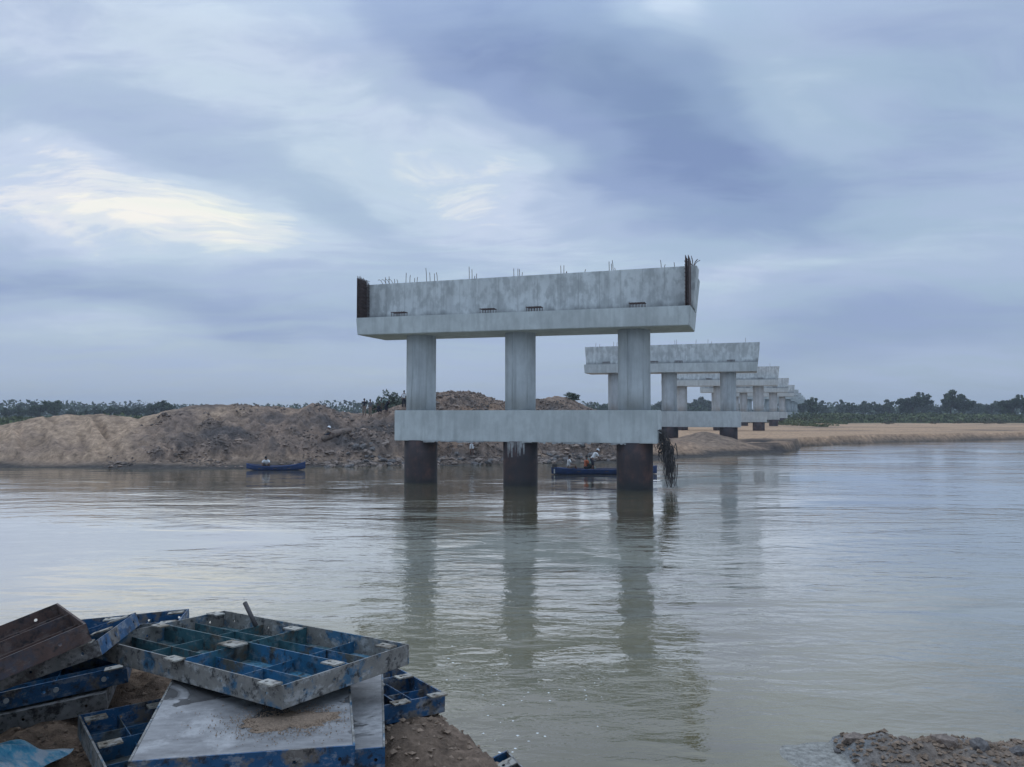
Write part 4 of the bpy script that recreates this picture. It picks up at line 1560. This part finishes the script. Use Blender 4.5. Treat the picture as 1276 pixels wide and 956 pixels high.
make_panel('blue panel end with bolt holes poking out behind the pile', (-2.28, 4.35, 2.80), (0, -3, 12), .80, .5, inside='blue2', frame='blue')
make_panel('small blue panel corner sticking out of the slope below the bank', (-.14, 3.55, 2.262), (8, -14, 28), .5, .40, inside='blue2', frames=['worn', 'blue', 'blue', 'worn'])

# steel bar stuck upright in the pile
p, q = at(319, 780, 3.75), at(305, 751, 3.80)
b = MB().tube([p, p.lerp(q, .5), q], [.011, .0105, .011], 10)
o = b.build('steel_bar', M['iron'], None, True)
tag(o, 'short dark steel bar standing up behind the ribbed top panel', 'steel bar')

# sand spilled on the wet panel
PB = Matrix.Translation((-1.037, 3.188, 2.838)) @ Euler((rad(1.5), rad(1.6), rad(13.6))).to_matrix().to_4x4()
v, f = [], []
nr, na = 14, 28
for j in range(nr + 1):
    for k in range(na):
        a = 2 * math.pi * k / na
        r = j / nr * (1 + .22 * math.sin(a * 2 + 1) + .12 * math.sin(a * 5) + .10 * math.sin(a * 11 + 2) + .06 * math.sin(a * 17))
        x, y = .14 + .15 * r * math.cos(a), -.25 + .095 * r * math.sin(a)
        hgt = .012 * (1 - j / nr) + random.uniform(0, .004) * (1 - (j / nr) ** 3) - .001
        v.append(PB @ Vector((x, y, hgt)))
for j in range(nr):
    for k in range(na):
        f.append((j * na + k, j * na + (k + 1) % na, (j + 1) * na + (k + 1) % na, (j + 1) * na + k))
M['loose'] = simple('loose_sand', (.235, .17, .12), .95, .35, 120)
o = MB().add(v, f).build('sand_spill', M['loose'])
tag(o, 'thin spill of brown sand on the wet grey panel', 'sand')
gr = []
for k in range(3200):
    a, r = random.uniform(0, 6.28), abs(random.gauss(0, .6))
    p = PB @ Vector((.14 + .24 * r * math.cos(a), -.25 + .15 * r * math.sin(a), .003))
    gr.append(p)
gr = [p for p in gr if abs((PB.inverted() @ p).x) < .36 and abs((PB.inverted() @ p).y) < .48]
o = clod_field('sand_grains', [tuple(p) for p in gr], [random.uniform(.0012, .0034) for _ in gr], M['loose'], 4)
tag(o, 'loose sand grains scattered over the wet grey panel', 'sand grains', kind='stuff')

# crumbs of soil on the near bank
xx = np.concatenate([RNG.uniform(-3, 0, 2600), RNG.uniform(3.8, 7.2, 1800)])
yy = np.concatenate([RNG.uniform(2.4, 4.4, 2600), RNG.uniform(8.4, 9.9, 1800)])
zz = near_height(xx, yy)[0]
kp = (zz > .03)
xx, yy, zz = xx[kp], yy[kp], zz[kp]
ss = RNG.uniform(.004, .016, len(xx)) * np.where(yy > 6, 2.4, 1)
M['crumb'] = simple('soil_crumb', (.22, .16, .115), .95, .5, 9)
o = clod_field('soil_crumbs', np.stack([xx, yy, zz + ss * .3], 1), ss, M['crumb'], 8)
tag(o, 'crumbs of soil lying over the near bank', 'soil crumbs', kind='stuff')
# stones on the outcrop
for k, (x, y, s) in enumerate(((4.05, 9.28, .13), (3.82, 9.2, .05), (5.0, 9.05, .14), (5.35, 8.95, .12), (4.6, 9.15, .08), (5.75, 8.9, .10))):
    o = link('stone', ROCKS[k % 7], None, (x, y, nground(x, y) + s * .25), (0, 0, k * 1.3))
    o.scale = (s * 1.3, s, s)
    tag(o, 'small dark stone on the mud outcrop in the shallows', 'stone', 'stones on the mud outcrop')

# crumpled blue plastic sheet and a clod in front of it
v, f = [], []
nx, ny = 40, 28
c0 = at(8, 940, 3.30)
for j in range(ny + 1):
    for i in range(nx + 1):
        u, w = i / nx, j / ny
        x = -.34 + .52 * u + .02 * math.sin(w * 9)
        y = -.22 + .40 * w + .03 * math.sin(u * 7)
        env = max(0, math.sin(math.pi * min(1, max(0, u * 1.02))) * math.sin(math.pi * w)) ** .6
        z = .105 * env + env * .030 * math.sin(u * 13 + w * 9 + 2 * math.sin(w * 6)) + .012 * env * math.sin(u * 31 - w * 17)
        v.append((x, y, z))
for j in range(ny):
    for i in range(nx):
        a = j * (nx + 1) + i
        f.append((a, a + 1, a + nx + 2, a + nx + 1))
o = MB().add(v, f).build('plastic_sheet', M['plastic'], None, True)
o.location = (c0.x - .05, 3.36, nground(c0.x, 3.36) + .03)
tag(o, 'crumpled bright blue plastic sheet on the sand beside the pile', 'plastic sheet')
p = at(38, 960, 2.98)
o = link('stone', ROCKS[2], None, (p.x, 2.98, nground(p.x, 2.98) + .03), (0, 0, 1))
o.scale = (.09, .07, .06)
tag(o, 'dark round stone in front of the blue plastic sheet', 'stone')
p = at(424 + 48, 948, 3.02)
o = link('stone', ROCKS[4], None, (p.x, 3.02, nground(p.x, 3.02) + .04), (.3, .2, 2))
o.scale = (.05, .045, .06)
tag(o, 'pale brown clod against the end of the narrow grey panel', 'stone')

# flecks of foam drifting past
pts, sz = [], []
for k in range(60):
    px, py = random.uniform(490, 760), random.uniform(800, 935)
    Y = HC * FPX / (py - HY)
    pts.append(((px - CX) / FPX * Y, Y, .002))
    sz.append(random.uniform(.008, .024))
o = clod_field('foam_flecks', pts, sz, M['foam'], 12)
o.scale = (1, 1, .2)
tag(o, 'small white flecks of foam drifting on the river', 'foam', kind='stuff')

# ------------------------------------------------------------------ air
hm = bpy.data.materials.new('haze_air')
hm.use_nodes = True
t = NT(hm.node_tree)
t.n.remove(t.n['Principled BSDF'])
pv = t.node('ShaderNodeVolumePrincipled', {'Color': (.80, .87, .96, 1), 'Density': 0.0005, 'Anisotropy': 0.0})
t.l.new(pv.outputs[0], t.n['Material Output'].inputs['Volume'])
hz = MB().box(-1500, 1500, -400, 1500, -3.2, 32).build('haze', hm)
tag(hz, kind='stuff')
hz['label'] = 'thin bluish haze over the river plain'
